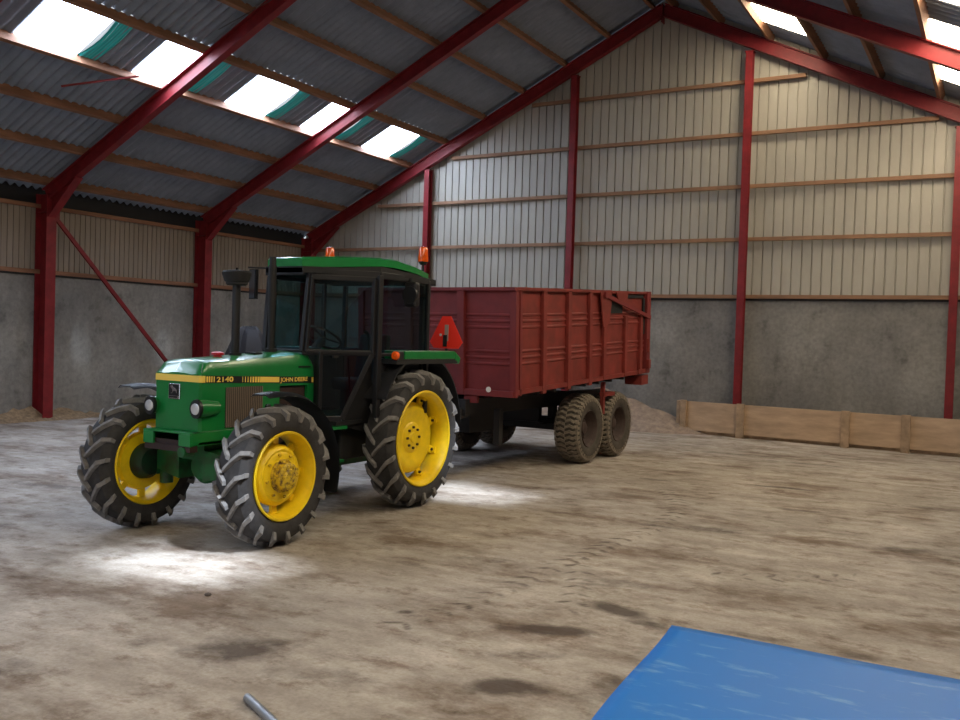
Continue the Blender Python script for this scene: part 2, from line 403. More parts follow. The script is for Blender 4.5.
def corr_sheet(side,j,y0,y1,lift=0.):
    o0,o1=edges[j],edges[j+1]; mb=MB(); n=max(2,int(round((y1-y0)/cor*6))); vs=[];fs=[]
    for k in range(n+1):
        y=y0+(y1-y0)*k/n; h=.032*math.cos(2*math.pi*(y-(YN-.15))/cor)+lift
        for t in (0,.5,1):
            o=o0+(o1-o0)*t; vs.append((XC+side*o,y,ZSH-SL*o+h+.025))
        if k:
            for q in (0,1): fs.append((3*k-3+q,3*k-2+q,3*k+1+q,3*k+q))
    mb.add(vs,fs); return mb
names_l={8.36:'left roof, first before the nearer red rafter',}
def skylight(side,j,y0,m,label,green=True,group=None):
    xm=XC+side*(edges[j]+edges[j+1])/2; loc=(xm,y0+.5,ZSH-SL*abs(xm-XC))
    r=empty('skylight',loc); tag(r,label,'skylight',group)
    corr_sheet(side,j,y0,y0+1.06,-.029).build('clear_sheet',m,r,off=loc)
    if green:
        # the green tinted sheet edge droops below the clear opening
        mb=MB(); vs=[];fs=[]; n=10
        for k in range(n+1):
            t=k/n; y=y0+1.05+.36*t
            for q in range(7):
                o=edges[j]+(edges[j+1]-edges[j])*q/6
                sag=-.045*math.sin(math.pi*q/6)*(1-t)
                h=.024*math.cos(2*math.pi*(y-(YN-.15))/.085)*.4
                vs.append((XC+side*o,y+.05*math.sin(math.pi*q/6),ZSH-SL*o+h+sag+.006))
            if k:
                for q in range(6): fs.append((7*(k-1)+q,7*(k-1)+q+1,7*k+q+1,7*k+q))
        mb.add(vs,fs).build('green_edge_sheet',M['sky_green'],r,smooth=True,off=loc)
    return r
lab_left={3:'bright skylight in the far left roof nearest the gable wall',
 2:'bright skylight just beyond the far red rafter on the left roof',
 }
visL={8.36:'large white skylight at the upper left corner of the photo',
 10.485:'skylight crossed by the near red rafter on the left roof',
 12.61:'wide skylight between the two red rafters on the left roof',
 14.735:'skylight crossed by the second red rafter on the left roof',
 16.86:'last skylight of the left roof row, beside the gable rafter'}
for y in leftY:
    lb=None
    for k,v in visL.items():
        if abs(y-k)<.02: lb=v
    if lb is None:
        if y<2: g='left skylights out of view behind the camera'
        else: g='left skylights out of view behind the camera'
        skylight(-1,5,y,M['sky_left'],'left roof skylight nearer the camera than any in the photo',True,g)
    else: skylight(-1,5,y,M['sky_left'],lb)
SUNY=[]
for i,y in enumerate(rightY):
    lb={0:'warm lit skylight on the right roof between gable rafter and next rafter, nearest the gable',1:'second warm skylight from the gable on the right roof edge',2:'warm skylight at the top right corner of the photo'}.get(i)
    sun = i in (4,6)
    m=M['sky_sun'] if sun else M['sky_right']
    if lb: skylight(1,5,y,m,lb,False)
    else: skylight(1,5,y,m,'right roof skylight nearer the camera than any in the photo',False,'right skylights out of view')
    if sun: SUNY.append(y+.53)
skylight(1,2,16.85,M['sky_right'],'small single skylight high on the right roof close to the ridge',False)

# ------------------------------------------------------------------ purlins
ordn=['ridge','second','third','fourth','fifth','sixth','seventh','eighth','ninth','tenth']
for side,sn in ((-1,'left'),(1,'right')):
    for k,o in enumerate(offs):
        x=XC+side*o; z=rline(x,ZPB)
        mb=MB(); ty=(1,0,-side*SL); 
        n_=Vector((side*SL,0,1)).normalized(); t_=Vector((1,0,-side*SL)).normalized()
        c0=Vector((x,YN,z+.005))+n_*.0825; c1=Vector((x,YG,z+.005))+n_*.0825
        q=[-t_*.035-n_*.0825, t_*.035-n_*.0825, t_*.035+n_*.0825, -t_*.035+n_*.0825]
        mb.hexa([c0+v for v in q]+[c1+v for v in q])
        loc=(x,5.6,z)
        ob=mb.build('timber_purlin',M['timber'],off=loc); ob.location=loc
        d={0:'timber purlin on the %s side of the ridge'%sn,9:'lowest timber purlin of the %s roof at the eave'%sn,5:'timber purlin along the upper edge of the %s skylights'%sn,6:'timber purlin along the lower edge of the %s skylights'%sn}.get(k,'long brown timber purlin under the %s roof, %s one down from the ridge'%(sn,ordn[k]))
        tag(ob,d,'purlin')

# ------------------------------------------------------------------ portal frames (I sections)
def isect(mb, p0, p1, wdt, dep, side_dir, ft=.02, wt=.014, deps=None):
    """I beam from p0 to p1: flanges separated by dep along side_dir, flange width along Y"""
    p0=Vector(p0); p1=Vector(p1); sd=Vector(side_dir).normalized(); y=Vector((0,1,0))
    d0,d1 = deps if deps else (dep,dep)
    def slab(a0,a1,b0,b1,hw):  # a = lower/upper offsets at p0 / p1
        mb.hexa([p0+sd*a0-y*hw,p0+sd*a0+y*hw,p0+sd*a1+y*hw,p0+sd*a1-y*hw,p1+sd*b0-y*hw,p1+sd*b0+y*hw,p1+sd*b1+y*hw,p1+sd*b1-y*hw])
    slab(-d0/2,-d0/2+ft,-d1/2,-d1/2+ft,wdt/2); slab(d0/2-ft,d0/2,d1/2-ft,d1/2,wdt/2); slab(-d0/2+ft,d0/2-ft,-d1/2+ft,d1/2-ft,wt/2)
def frame(Y, label):
    loc=(XC,Y,0); r=empty('portal_frame',loc); tag(r,label,'steel frame')
    for side in (-1,1):
        xw = XL+.19 if side<0 else XR-.19
        n_=Vector((side*SL,0,1)).normalized()
        zt=lambda X: rline(X,ZPB)
        # column
        mb=MB(); isect(mb,(xw,Y,0),(xw,Y,zt(xw)-.12),.21,.34,(1,0,0)); mb.box((xw-.18,Y-.14,0),(xw+.2,Y+.14,.02))
        # web stiffeners + knee plate
        mb.box((xw-.16,Y-.10,4.0),(xw+.16,Y+.10,4.015))
        mb.build('column',M['red_steel'],r,off=loc)
        # rafter
        xa=xw+side*.05; p0=Vector((xa,Y,zt(xa)))-n_*.135; p1=Vector((XC,Y,zt(XC)))-n_*.135; p1.x=XC
        mb=MB(); isect(mb,p0,p1,.145,.26,n_)
        # haunch at the eave
        h0=Vector((xw-side*.10,Y,zt(xw)-.62)); h1=Vector((xw-side*.95,Y,zt(xw-side*.95)-.31))
        mb.bar(h0,h1,.17,.018,up=n_)
        mb.plate([(xw-side*.05,Y,zt(xw)-.6),(xw-side*.95,Y,zt(xw-side*.95)-.31),(xw-side*.05,Y,zt(xw)-.2)],.012)
        if side<0: mb.box((XC-.01,Y-.09,ZPB-.40),(XC+.01,Y+.09,ZPB-.02))
        mb.build('rafter',M['red_steel'],r,off=loc)
    return r
fl={0:'dark red steel frame against the far gable wall',1:'dark red steel frame second from the gable, its left column just behind the tractor bonnet',2:'dark red steel frame with its left column nearest the photo left edge'}
for i,Y in enumerate(frames):
    r=frame(Y, fl.get(i,'dark red steel frame nearer the camera than any column in the photo'))
    if i>2: r['group']='frames out of view behind the camera'

# gable columns
gx=[-12.33,-8.48,-4.63,-.78]
gl=['short red gable column behind the tractor cab roof','red gable column left of the ridge, rising behind the trailer','tall red gable column right of the ridge, behind the wooden boards','red gable column at the right edge of the photo']
for x,l in zip(gx,gl):
    zt=rline(x,ZPB)-.36; Y=18.80; mb=MB()
    # flange faces the camera
    loc=(x,Y,0)
    mb.box((x-.07,Y-.09,0),(x+.07,Y-.075,zt)).box((x-.07,Y+.06,0),(x+.07,Y+.075,zt)).box((x-.006,Y-.075,0),(x+.006,Y+.06,zt)).box((x-.12,Y-.12,0),(x+.12,Y+.1,.02)).box((x-.09,Y-.09,zt),(x+.09,Y+.08,zt+.015))
    o=mb.build('steel_column',M['red_steel'],off=loc); o.location=loc; tag(o,l,'column')

# timber rails on the gable wall, interrupted only by nothing (run behind the columns)
rails=[(2.86,XL,XR,'lowest timber rail of the gable wall, on top of the concrete'),(4.03,XL,XR,'second timber rail of the gable wall, above the trailer'),
 (5.11,-13.9,XR-2.0,'third timber rail up the gable wall'),(6.18,-11.75,-1.15,'fourth timber rail up the gable wall'),(7.25,-9.6,-3.55,'topmost short timber rail of the gable wall below the ridge')]
for z,x0,x1,l in rails:
    loc=((x0+x1)/2,18.91,z); o=MB().box((x0,18.885,z-.035),(x1,18.955,z+.04)).build('timber_rail',M['timber_g'],off=loc); o.location=loc; tag(o,l,'rail')
    if z<3: MB().box((x0,18.93,z-.075),(x1,18.975,z-.035)).build('steel_angle',M['black_matte'],o,off=loc)
for sx,sn in ((XL,'left'),(XR,'right')):
    for z,l in ((2.86,'timber rail on top of the %s concrete wall'%sn),(4.12,'timber eave rail along the top of the %s wall cladding'%sn)):
        s=1 if sx<0 else -1
        loc=(sx+s*.06,5,z); o=MB().box((sx,YN,z-.035),(sx+s*.045,18.85,z+.045)).build('timber_rail',M['timber'],off=loc); o.location=loc; tag(o,l,'rail')
        if z<3: MB().box((sx,YN,z-.075),(sx+s*.02,18.85,z-.035)).build('steel_angle',M['black_matte'],o,off=loc)
# wind brace on left wall, and rods
loc=(-16.0,12.7,2.6)
o=MB().bar((-15.98,11.2,3.98),(-15.98,14.85,.3),.05,.075).box((-16.02,11.2,3.9),(-15.97,11.35,4.08)).box((-16.02,14.82,.22),(-15.97,15.02,.4)).build('diagonal_brace',M['red_steel'],off=loc); o.location=loc; tag(o,'red diagonal steel brace on the left wall between two columns','brace')
def rp(x,y): return (x,y,rline(x,ZPB)-.03)
a=Vector(rp(-12.70,10.45)); b=Vector(rp(-13.40,9.50)); loc=tuple((a+b)/2)
o=MB().bar(a,b,.03,.03).build('roof_brace',M['red_steel'],off=loc); o.location=loc; tag(o,'thin lit brace rod sticking out under the large upper left skylight','brace')
a=Vector(rp(-10.8,11.0)); b=Vector(rp(-13.2,14.9))
o=MB().cyl((-11.4,10.95,7.6-.8),(-9.9,10.95,7.2),.006,n=6).build('hanging_wire',M['teal_trim']); tag(o,'thin dark wire hanging near the left rafter','wire')

# ------------------------------------------------------------------ debris and earth heap at walls
def heap(name,label,cat,cx,cy,rx,ry,h,m,seed,wallY=None,wallX=None,kind=None,dome=False):
    rg=random.Random(seed); mb=MB(); n=26; k=14; ph=[rg.uniform(0,6.28) for _ in range(4)]
    vs=[(0,0,h)];fs=[]
    for i in range(1,k+1):
        t=i/k
        for j in range(n):
            a=2*math.pi*j/n; w=1+.16*math.sin(3*a+ph[0])+.09*math.sin(7*a+ph[1])
            x=rx*t*w*math.cos(a); y=ry*t*w*math.sin(a)
            z=h*(1-t)**1.15*(1+.15*math.sin(5*a+ph[2])*t)+rg.uniform(-.015,.02)*(1-t)*3 if i<k else -.01
            if dome and i<k: z=h*(1-t**3)*(1+.05*math.sin(3*a+ph[2])*t)+rg.uniform(-.02,.02)
            if wallY is not None: y=min(y,wallY-cy)
            if wallX is not None: x=max(x,wallX-cx)
            vs.append((x,y,z))
    for j in range(n): fs.append((0,1+j,1+(j+1)%n))
    for i in range(k-1):
        for j in range(n): fs.append((1+i*n+j,1+(i+1)*n+j,1+(i+1)*n+(j+1)%n,1+i*n+(j+1)%n))
    o=mb.add(vs,fs).build(name,m,smooth=True); o.location=(cx,cy,0); tag(o,label,cat,kind=kind); return o
heap('earth_pile','heap of pale earth against the concrete wall behind the trailer','earth pile',-7.6,18.75,2.3,1.0,.85,M['earth'],4,wallY=YG-.01)
def debris(name,label,p0,p1,wd,h,seed):
    rg=random.Random(seed); p0=Vector(p0); p1=Vector(p1); n=int((p1-p0).length/.12); mb=MB(); vs=[];fs=[]; d=(p1-p0).normalized(); q=Vector((d.y,-d.x,0))
    for k in range(n+1):
        p=p0.lerp(p1,k/n); hh=h*(.55+.45*math.sin(k*.21+seed)+rg.uniform(-.15,.25)); w=wd*(.8+.3*math.sin(k*.13)+rg.uniform(-.1,.1)); hh=max(hh,.01)
        vs += [tuple(p+Vector((0,0,hh))),tuple(p+q*w*.4+Vector((0,0,hh*.5))),tuple(p+q*w+Vector((0,0,-.005)))]
        if k: 
            for j in (0,1): fs.append((3*k-3+j,3*k-2+j,3*k+1+j,3*k+j))
    o=mb.add(vs,fs).build(name,M['dust'],smooth=True); tag(o,label,'debris',kind='stuff')
debris('straw_debris','dusty brown debris along the foot of the left wall',(XL+.005,4,0),(XL+.005,18.6,0),.45,.22,2)

# ------------------------------------------------------------------ wooden boards along the gable
def boards():
    pts=[(-5.72,18.70),(-4.47,18.47),(-2.48,18.16),(-1.43,18.36),(-.45,18.42),(.9,18.46)]
    pts=[(-5.68,18.62),(-4.47,18.48),(-2.47,18.30),(-1.43,18.22),(-.35,18.14),(.9,18.04)]
    r=empty('wooden_barrier',(pts[0][0],pts[0][1],0)); tag(r,'long low barrier of worn plywood panels and upright battens along the gable wall','barrier')
    off=(pts[0][0],pts[0][1],0)
    for k in range(len(pts)-1):
        a=Vector((*pts[k],0)); b=Vector((*pts[k+1],0)); d=(b-a).normalized(); a=a+d*.004; b=b-d*.004
        MB().plate([a+Vector((0,0,.07)),b+Vector((0,0,.07)),b+Vector((0,0,.67)),a+Vector((0,0,.67))],.022).build('plywood_panel',M['ply'],r,off=off)
    for k,(x,y) in enumerate(pts):
        w=.12 if k in (0,4) else .15
        if k==5: continue
        MB().box((x-w/2,y-.075,0),(x+w/2,y-.013,.69)).build('batten',M['ply_post'],r,off=off)
    MB().box((pts[0][0]-.16,pts[0][1]+.0,.0),(pts[0][0]-.09,pts[0][1]+.16,.67)).box((pts[0][0]-.1,pts[0][1]+.03,.5),(pts[0][0]+.05,pts[0][1]+.06,.6)).build('end_post',M['ply_post'],r,off=off)
    # bottom rail behind
    MB().bar((pts[0][0],pts[0][1]+.05,.05),(pts[-1][0],pts[-1][1]+.05,.05),.05,.09).build('bottom_rail',M['ply_post'],r,off=off)
boards()

# ------------------------------------------------------------------ blue sheet & pipe
def blue():
    loc=(-1.75,5.7,0); mb=MB(); vs=[];fs=[]; nx,ny=36,26
    for j in range(ny+1):
        for i in range(nx+1):
            u=i/nx; v=j/ny
            x=-1.775+2.9*u+.22*(v)*1.0*(1-u); y=5.722-2.6*v
            x+= .01*math.sin(v*9)*(1-u); y+= .008*math.sin(u*11)
            z=.018+.006*math.sin(u*9+v*4)*math.sin(v*7)
            vs.append((x,y,z))
    for j in range(ny):
        for i in range(nx): a=j*(nx+1)+i; fs.append((a,a+1,a+nx+2,a+nx+1))
    o=mb.add(vs,fs).build('blue_sheet',M['blue'],smooth=True,off=loc); o.location=loc
    s=o.modifiers.new('s','SOLIDIFY'); s.thickness=.014; s.offset=-1
    tag(o,'flat blue sheet with pale scuffs lying on the floor in the right foreground','sheet')
blue()
a=Vector((-3.19,3.36,.022)); b=Vector((-2.70,3.13,.022)); loc=tuple((a+b)/2)
mb=MB(); d=(b-a).normalized(); mb.cyl(a,b,.022,n=16); mb.cyl(a-d*.012,a,.014,.022,n=16)
o=mb.build('metal_pipe',M['pipe'],smooth=True,off=loc); o.location=loc; tag(o,'short grey metal pipe end lying on the floor at the bottom edge','pipe')
rg=random.Random(5)
o=MB().lathe([(0,.0),(0,.018),(.009,.026),(.018,.02),(.024,0)],(0,0,0),'z',9).build('pebble',M['drop']); o.location=(-4.71,4.55,0); tag(o,'small dark pebble on the pale floor patch before the tractor','pebble')

# ------------------------------------------------------------------ wheels
def tyre_profile(w, r, rr, sh=.05):
    """closed profile (x, radius)"""
    h=w/2
    return [(-h*.78,rr),(-h*.92,rr+.03),(-h*1.0,rr+(r-rr)*.45),(-h*.97,r-sh*1.3),(-h*.80,r-sh*.45),(-h*.4,r-.008),(0,r),(h*.4,r-.008),(h*.80,r-sh*.45),(h*.97,r-sh*1.3),(h*1.0,rr+(r-rr)*.45),(h*.92,rr+.03),(h*.78,rr),(h*.70,rr-.02),(-h*.70,rr-.02)]
def lugs(w, r, n, delta, lh, lw, overlap=.08, sh=.05, dirn=1):
    """chevron bars; front face (-Y) shows V pointing down"""
    mb=MB(); h=w/2
    prof=[(0-.06,r),(h*.4,r-.008),(h*.80,r-sh*.45),(h*.97,r-sh*1.3),(h*1.0,r-sh*2.0)]
    for side in (-1,1):
        for k in range(n):
            th0=2*math.pi*(k+(.5 if side>0 else 0))/n
            rings=[]
            for i,(x,rad) in enumerate(prof):
                s=max(0,min(1,(x+.06*w)/(h)))
                frac=[0,.45,.85,1.0,1.03][i]
                th=th0+delta*frac
                xx=side*(x if i else -.03*w)
                # local frame: outward normal approx
                if i<3: nx,nr=0.,1.
                elif i==3: nx,nr=.7,.7
                else: nx,nr=.95,.2
                hgt=lh*(.9 if i==0 else 1.) if i<4 else lh*.25
                wd=lw*(.9 if i<2 else 1.1)
                def P(dth,up):
                    t=th+dth/r; R_=rad+nr*up; X_=xx+side*nx*up
                    return (X_, -R_*math.cos(t), R_*math.sin(t))
                rings.append([P(-wd/2,-.012),P(wd/2,-.012),P(wd*.38,hgt),P(-wd*.38,hgt)])
            mb.loft(rings)
    return mb
def ring_boxes(n, r, mb, x0, x1, rw, tw, ph=0.):
    for k in range(n):
        t=2*math.pi*k/n+ph; c,s=math.cos(t),math.sin(t)
        def P(x,rad,tt): return (x, rad*c-tt*s, rad*s+tt*c)
        mb.hexa([P(x0,r-rw,-tw),P(x1,r-rw,-tw),P(x1,r-rw,tw),P(x0,r-rw,tw),P(x0,r+rw,-tw),P(x1,r+rw,-tw),P(x1,r+rw,tw),P(x0,r+rw,tw)])
    return mb

def tractor_front_wheel(root, x, y, side, off):
    w,r,rr=.30,.605,.385
    c=(x-off[0],y-off[1],.612)
    def place(o): o.location=(c[0],c[1],c[2]); return o
    t=MB().lathe(tyre_profile(w,r-.03,rr),n=64,closed=True).build('front_tyre',M['tyre'],root,smooth=True); place(t)
    if side<0: t.rotation_euler=(0,0,0)
    lg=lugs(w,r-.03,18,.30,.044,.046).build('tread',M['lug'],t,smooth=False)
    sx=side
    P=lambda pr:[(a*sx,b) for a,b in pr]
    rim=MB().lathe(P([(.135,.388),(.145,.38),(.14,.366),(.12,.360),(.105,.352),(.05,.335),(-.05,.335),(-.10,.350),(-.125,.366),(-.14,.385),(-.12,.398),(-.1,.375),(-.04,.355),(.05,.355),(.10,.375)]),n=64,closed=True)
    rim.build('rim',M['yellow_rim'],t,smooth=True)
    disc=MB().lathe(P([(-.03,.0),(-.03,.255),(.0,.268),(.035,.265),(.062,.25),(.078,.225),(.072,.205),(.085,.18),(.09,.12),(.07,.0)]),n=48)
    ring_boxes(8,.300,disc,-.02*sx,.012*sx,.042,.032)
    ring_boxes(8,.338,disc,-.03*sx,.04*sx,.010,.03)
    disc.build('wheel_disc',M['yellow_rim'],t,smooth=True)
    hub=MB().lathe(P([(.07,.145),(.105,.143),(.11,.122),(.165,.117),(.178,.10),(.178,.07),(.195,.055),(.195,0)]),n=36)
    for k in range(10):
        a=2*math.pi*k/10; hub.cyl((.10*sx,.132*math.cos(a),.135*math.sin(a)),(.122*sx,.132*math.cos(a),.132*math.sin(a)),.013,n=6)
    for k in range(6):
        a=2*math.pi*k/6; hub.cyl((.176*sx,.085*math.cos(a),.085*math.sin(a)),(.19*sx,.085*math.cos(a),.085*math.sin(a)),.012,n=6)
    for k in range(8):
        a=2*math.pi*k/8+.2; hub.cyl((.082*sx,.185*math.cos(a),.19*math.sin(a)),(.102*sx,.185*math.cos(a),.185*math.sin(a)),.014,n=6)
    hub.build('hub',M['yellow_dirty'],t,smooth=True)
    back=MB().lathe(P([(-.14,0),(-.14,.12),(-.10,.155),(-.035,.165),(-.035,0)]),n=30).build('final_drive',M['axle_green'],t,smooth=True)
    return t
def tractor_rear_wheel(root, x, y, side, off):
    w,r,rr=.33,.735,.51
    t=MB().lathe(tyre_profile(w,r-.03,rr,.06),n=72,closed=True).build('rear_tyre',M['tyre'],root,smooth=True); t.location=(x-off[0],y-off[1],.745)
    lugs(w,r-.03,19,.25,.042,.054,sh=.06).build('tread',M['lug'],t)
    sx=side; P=lambda pr:[(a*sx,b) for a,b in pr]
    MB().lathe(P([(.145,.52),(.155,.51),(.15,.495),(.13,.488),(.12,.475),(.05,.455),(-.05,.455),(-.12,.475),(-.15,.49),(-.155,.515),(-.14,.525),(-.1,.49),(-.05,.475),(.05,.475),(.11,.495)]),n=72,closed=True).build('rim',M['yellow_rim'],t,smooth=True)
    d=MB().lathe(P([(-.06,.0),(-.06,.36),(-.04,.385),(-.02,.38),(.0,.35),(.012,.31),(.0,.27),(-.02,.22),(-.022,.17),(-.005,.15),(0,.06),(.015,.05),(.015,0)]),n=56)
    ring_boxes(8,.425,d,-.05*sx,-.015*sx,.045,.04,.39); ring_boxes(8,.447,d,-.06*sx,.03*sx,.012,.035,.39)
    d.build('wheel_disc',M['yellow_rim'],t,smooth=True)
    for k in range(8):
        b=MB(); a=2*math.pi*k/8; b.cyl((-.01*sx,.112*math.cos(a),.112*math.sin(a)),(.016*sx,.112*math.cos(a),.112*math.sin(a)),.015,n=6)
        b.build('wheel_bolt',M['engine'],t)
        a+=.39; MB().cyl((-.02*sx,.425*math.cos(a),.425*math.sin(a)),(.006*sx,.425*math.cos(a),.425*math.sin(a)),.016,n=6).build('rim_bolt',M['engine'],t)
    return t

# ------------------------------------------------------------------ tractor
AX=-6.235; TY=7.2
TOFF=(AX,TY,0)
tr=empty('tractor',TOFF); tag(tr,'green tractor with yellow wheels and black framed cab, hitched to the red trailer','tractor')
def part(mb,name,m,parent=tr,smooth=False,bevel=0.,label=None):
    o=mb.build(name,m,parent,smooth=smooth,off=TOFF,bevel=bevel)
    if label: o['label']=label
    return o
FY=5.90; RY=8.23; FT=.745; RT=.735
for s in (1,-1):
    tractor_front_wheel(tr,AX+(.83 if s>0 else -.665),(5.95 if s>0 else 5.80),s,TOFF)
for s in (1,-1):
    tractor_rear_wheel(tr,AX+s*RT,RY,s,TOFF)
X=lambda v: AX+v
# hood: full length upper part
def ring(Y,hw,zb,zs,zt,b1=.05):
    return [(X(-hw),Y,zb),(X(hw),Y,zb),(X(hw),Y,zs),(X(hw-.010),Y,zs+(zt-zs)*.5),(X(hw-.035),Y,zs+(zt-zs)*.86),(X(hw-.09),Y,zt-.006),(X(.0),Y,zt+.008),(X(-hw+.09),Y,zt-.006),(X(-hw+.035),Y,zs+(zt-zs)*.86),(X(-hw+.010),Y,zs+(zt-zs)*.5),(X(-hw),Y,zs)]
hood=MB().loft([ring(5.605,.265,1.335,1.45,1.462),ring(5.62,.281,1.335,1.455,1.478),ring(5.665,.283,1.335,1.46,1.545),ring(5.70,.284,1.335,1.46,1.572),ring(5.76,.285,1.335,1.46,1.583),ring(6.2,.285,1.333,1.46,1.605),ring(6.9,.285,1.33,1.46,1.652),ring(7.03,.285,1.33,1.46,1.650),ring(7.09,.282,1.33,1.44,1.58)])
hood=part(hood,'bonnet',M['green'],smooth=True)
nose=MB().loft([[(X(-.262),5.607,.965),(X(.262),5.607,.965),(X(.262),5.607,1.36),(X(-.262),5.607,1.36)],[(X(-.283),5.63,.965),(X(.283),5.63,.965),(X(.283),5.63,1.36),(X(-.283),5.63,1.36)],[(X(-.283),6.60,.965),(X(.283),6.60,.965),(X(.283),6.60,1.36),(X(-.283),6.60,1.36)]])
nose=part(nose,'nose_panel',M['green'])
# silver bars painted in as glints along the bonnet front creases
part(MB().bar((X(-.03),5.622,1.486),(X(-.03),5.667,1.553),.005,.004).bar((X(.268),5.625,1.478),(X(.235),5.672,1.55),.005,.004),'bonnet_crease_glint',M['silver'],hood)
# rear post of bonnet side + louvre slot
for s in (1,-1): part(MB().box((X(s*.25),7.0,.96),(X(s*.286),7.09,1.34)),'rear_post',M['green'])
part(MB().box((X(.286),6.86,1.505),(X(.293),7.03,1.52)),'bonnet_latch',M['black'],hood)
# grille both sides
for s in (1,-1):
    g=part(MB().box((X(s*.279),5.90,.98),(X(s*.287),6.36,1.34)),'side_grille',M['grille_dark'])
    mb=MB()
    for k in range(20):
        y=5.905+k*.0235; mb.box((X(s*.286),y,.98),(X(s*.292),y+.011,1.34))
    part(mb,'grille_bars',M['grille'],g)
# stripe
mb=MB()
def sz(Y): return 1.448-.027*(Y-5.61)
def strip(mb,y0,y1,z0=0.,z1=1.,x=.2895,sides=(1,-1)):
    h=.058
    for s in sides:
        mb.hexa([(X(s*(x-.004)),y0,sz(y0)-h+h*z0),(X(s*x),y0,sz(y0)-h+h*z0),(X(s*x),y1,sz(y1)-h+h*z0),(X(s*(x-.004)),y1,sz(y1)-h+h*z0),
                 (X(s*(x-.004)),y0,sz(y0)-h+h*z1),(X(s*x),y0,sz(y0)-h+h*z1),(X(s*x),y1,sz(y1)-h+h*z1),(X(s*(x-.004)),y1,sz(y1)-h+h*z1)])
mb.box((X(-.268),5.600,1.390),(X(.268),5.606,1.448))
mb.add([(X(.268),5.600,1.390),(X(.2895),5.622,1.390),(X(.2895),5.622,1.448),(X(.268),5.600,1.448),(X(.26),5.606,1.390),(X(.283),5.63,1.390),(X(.283),5.63,1.448),(X(.26),5.606,1.448)],[(0,1,2,3),(4,7,6,5),(0,4,5,1),(3,2,6,7)])
BARS=[]
strip(mb,5.62,5.655)
for k in range(4): BARS.append((5.668+k*.028,5.668+k*.028+.018-.003*k))
for k in range(7): BARS.append((6.10+k*.032,6.10+k*.032+.005+.0035*k))
BARS += [(6.325,6.585),(7.055,7.08)]
band=MB(); strip(band,5.65,7.085,-.06,1.02,.287)
bd=part(band,'stripe_band',M['black'],hood); st_=part(mb,'yellow_stripe',M['yellow_stripe'],hood)
for y0,y1 in BARS:
    for q in (1,-1):
        mb=MB(); strip(mb,y0,y1,.06,.94,sides=(q,)); part(mb,'stripe_bar',M['yellow_stripe'],hood)
def text(body,size,loc,mtx,m,parent,name,sx=1.,bold=0.):
    cu=bpy.data.curves.new(name,'FONT'); cu.body=body; cu.size=size; cu.extrude=.0015; cu.offset=bold; cu.align_x='LEFT'
    tmp=bpy.data.objects.new('t',cu); COL.objects.link(tmp); bpy.context.view_layer.update()
    me=bpy.data.meshes.new_from_object(tmp.evaluated_get(bpy.context.evaluated_depsgraph_get())); bpy.data.objects.remove(tmp)
    M4=Matrix.Translation(Vector(loc)-Vector(TOFF))@mtx.to_4x4()@Matrix.Diagonal((sx,1,1,1)); me.transform(M4)
    me.materials.clear(); me.materials.append(m); o=bpy.data.objects.new(name,me); COL.objects.link(o); o.parent=parent; return o
side_m=Matrix(((0,0,1),(1,0,0),(0,1,0)))
text('2140',.062,(X(.2885),5.785,sz(5.8)-.052),side_m,M['yellow_stripe'],hood,'model_number',1.62,.0012)
text('JOHN DEERE',.058,(X(.2885),6.605,sz(6.6)-.051),side_m,M['yellow_stripe'],hood,'maker_lettering',1.18,.0006)
side_n=Matrix(((0,0,-1),(-1,0,0),(0,1,0)))
text('2140',.068,(X(-.2885),6.08,sz(5.8)-.058),side_n,M['yellow_stripe'],hood,'model_number',1.62,.0012)
text('JOHN DEERE',.062,(X(-.2885),7.04,sz(7.0)-.056),side_n,M['yellow_stripe'],hood,'maker_lettering',1.08,.0004)
# emblem plate
em=part(MB().box((X(-.098),5.596,1.232),(X(.042),5.607,1.368)),'emblem_plate',M['chrome'],nose,bevel=.004)
part(MB().box((X(-.086),5.592,1.262),(X(.030),5.597,1.358)),'emblem_field',M['emblem_black'],nose)
deer=[(-.036,.040),(-.026,.050),(-.018,.047),(-.010,.052),(-.004,.036),(.006,.030),(.020,.022),(.032,.006),(.040,.012),(.034,-.004),(.036,-.020),(.030,-.034),(.026,-.012),(.012,-.006),(-.002,-.010),(-.014,-.030),(-.030,-.036),(-.012,-.020),(-.012,.004),(-.020,.018),(-.030,.028)]
mb=MB(); cz=1.309; cx=-.028
n=len(deer); mb.add([(X(cx+a*1.2),5.589,cz+b*.85) for a,b in deer]+[(X(cx+a*1.2),5.593,cz+b*.85) for a,b in deer],[tuple(range(n)),tuple(range(2*n-1,n-1,-1))]+[(i,(i+1)%n,n+(i+1)%n,n+i) for i in range(n)])
part(mb,'emblem_animal',M['chrome'],nose)
text('JOHN DEERE',.017,(X(-.084),5.594,1.244),Matrix(((1,0,0),(0,0,-1),(0,1,0))),M['emblem_black'],nose,'emblem_lettering',1.0)
# headlamps
for s in (1,-1):
    cx_=X(s*.285+.005); oc=lambda k,y: [(cx_+.062*k*math.cos(2*math.pi*q/16),y,1.165+.075*k*math.sin(2*math.pi*q/16)) for q in range(16)]
    h=part(MB().loft([oc(1.,5.56),oc(1.,5.66),oc(.75,5.80)]),'headlamp',M['green'],smooth=True)
    part(MB().loft([oc(1.08,5.545),oc(1.12,5.555),oc(1.12,5.575),oc(1.05,5.58)]),'lamp_bezel',M['black'],h,smooth=True)
    part(MB().lathe([(-.012,.0),(-.010,.03),(-.004,.048),(.006,.053)],(cx_,5.545,1.165),'y',28),'lamp_glass',M['silver'],h,smooth=True)
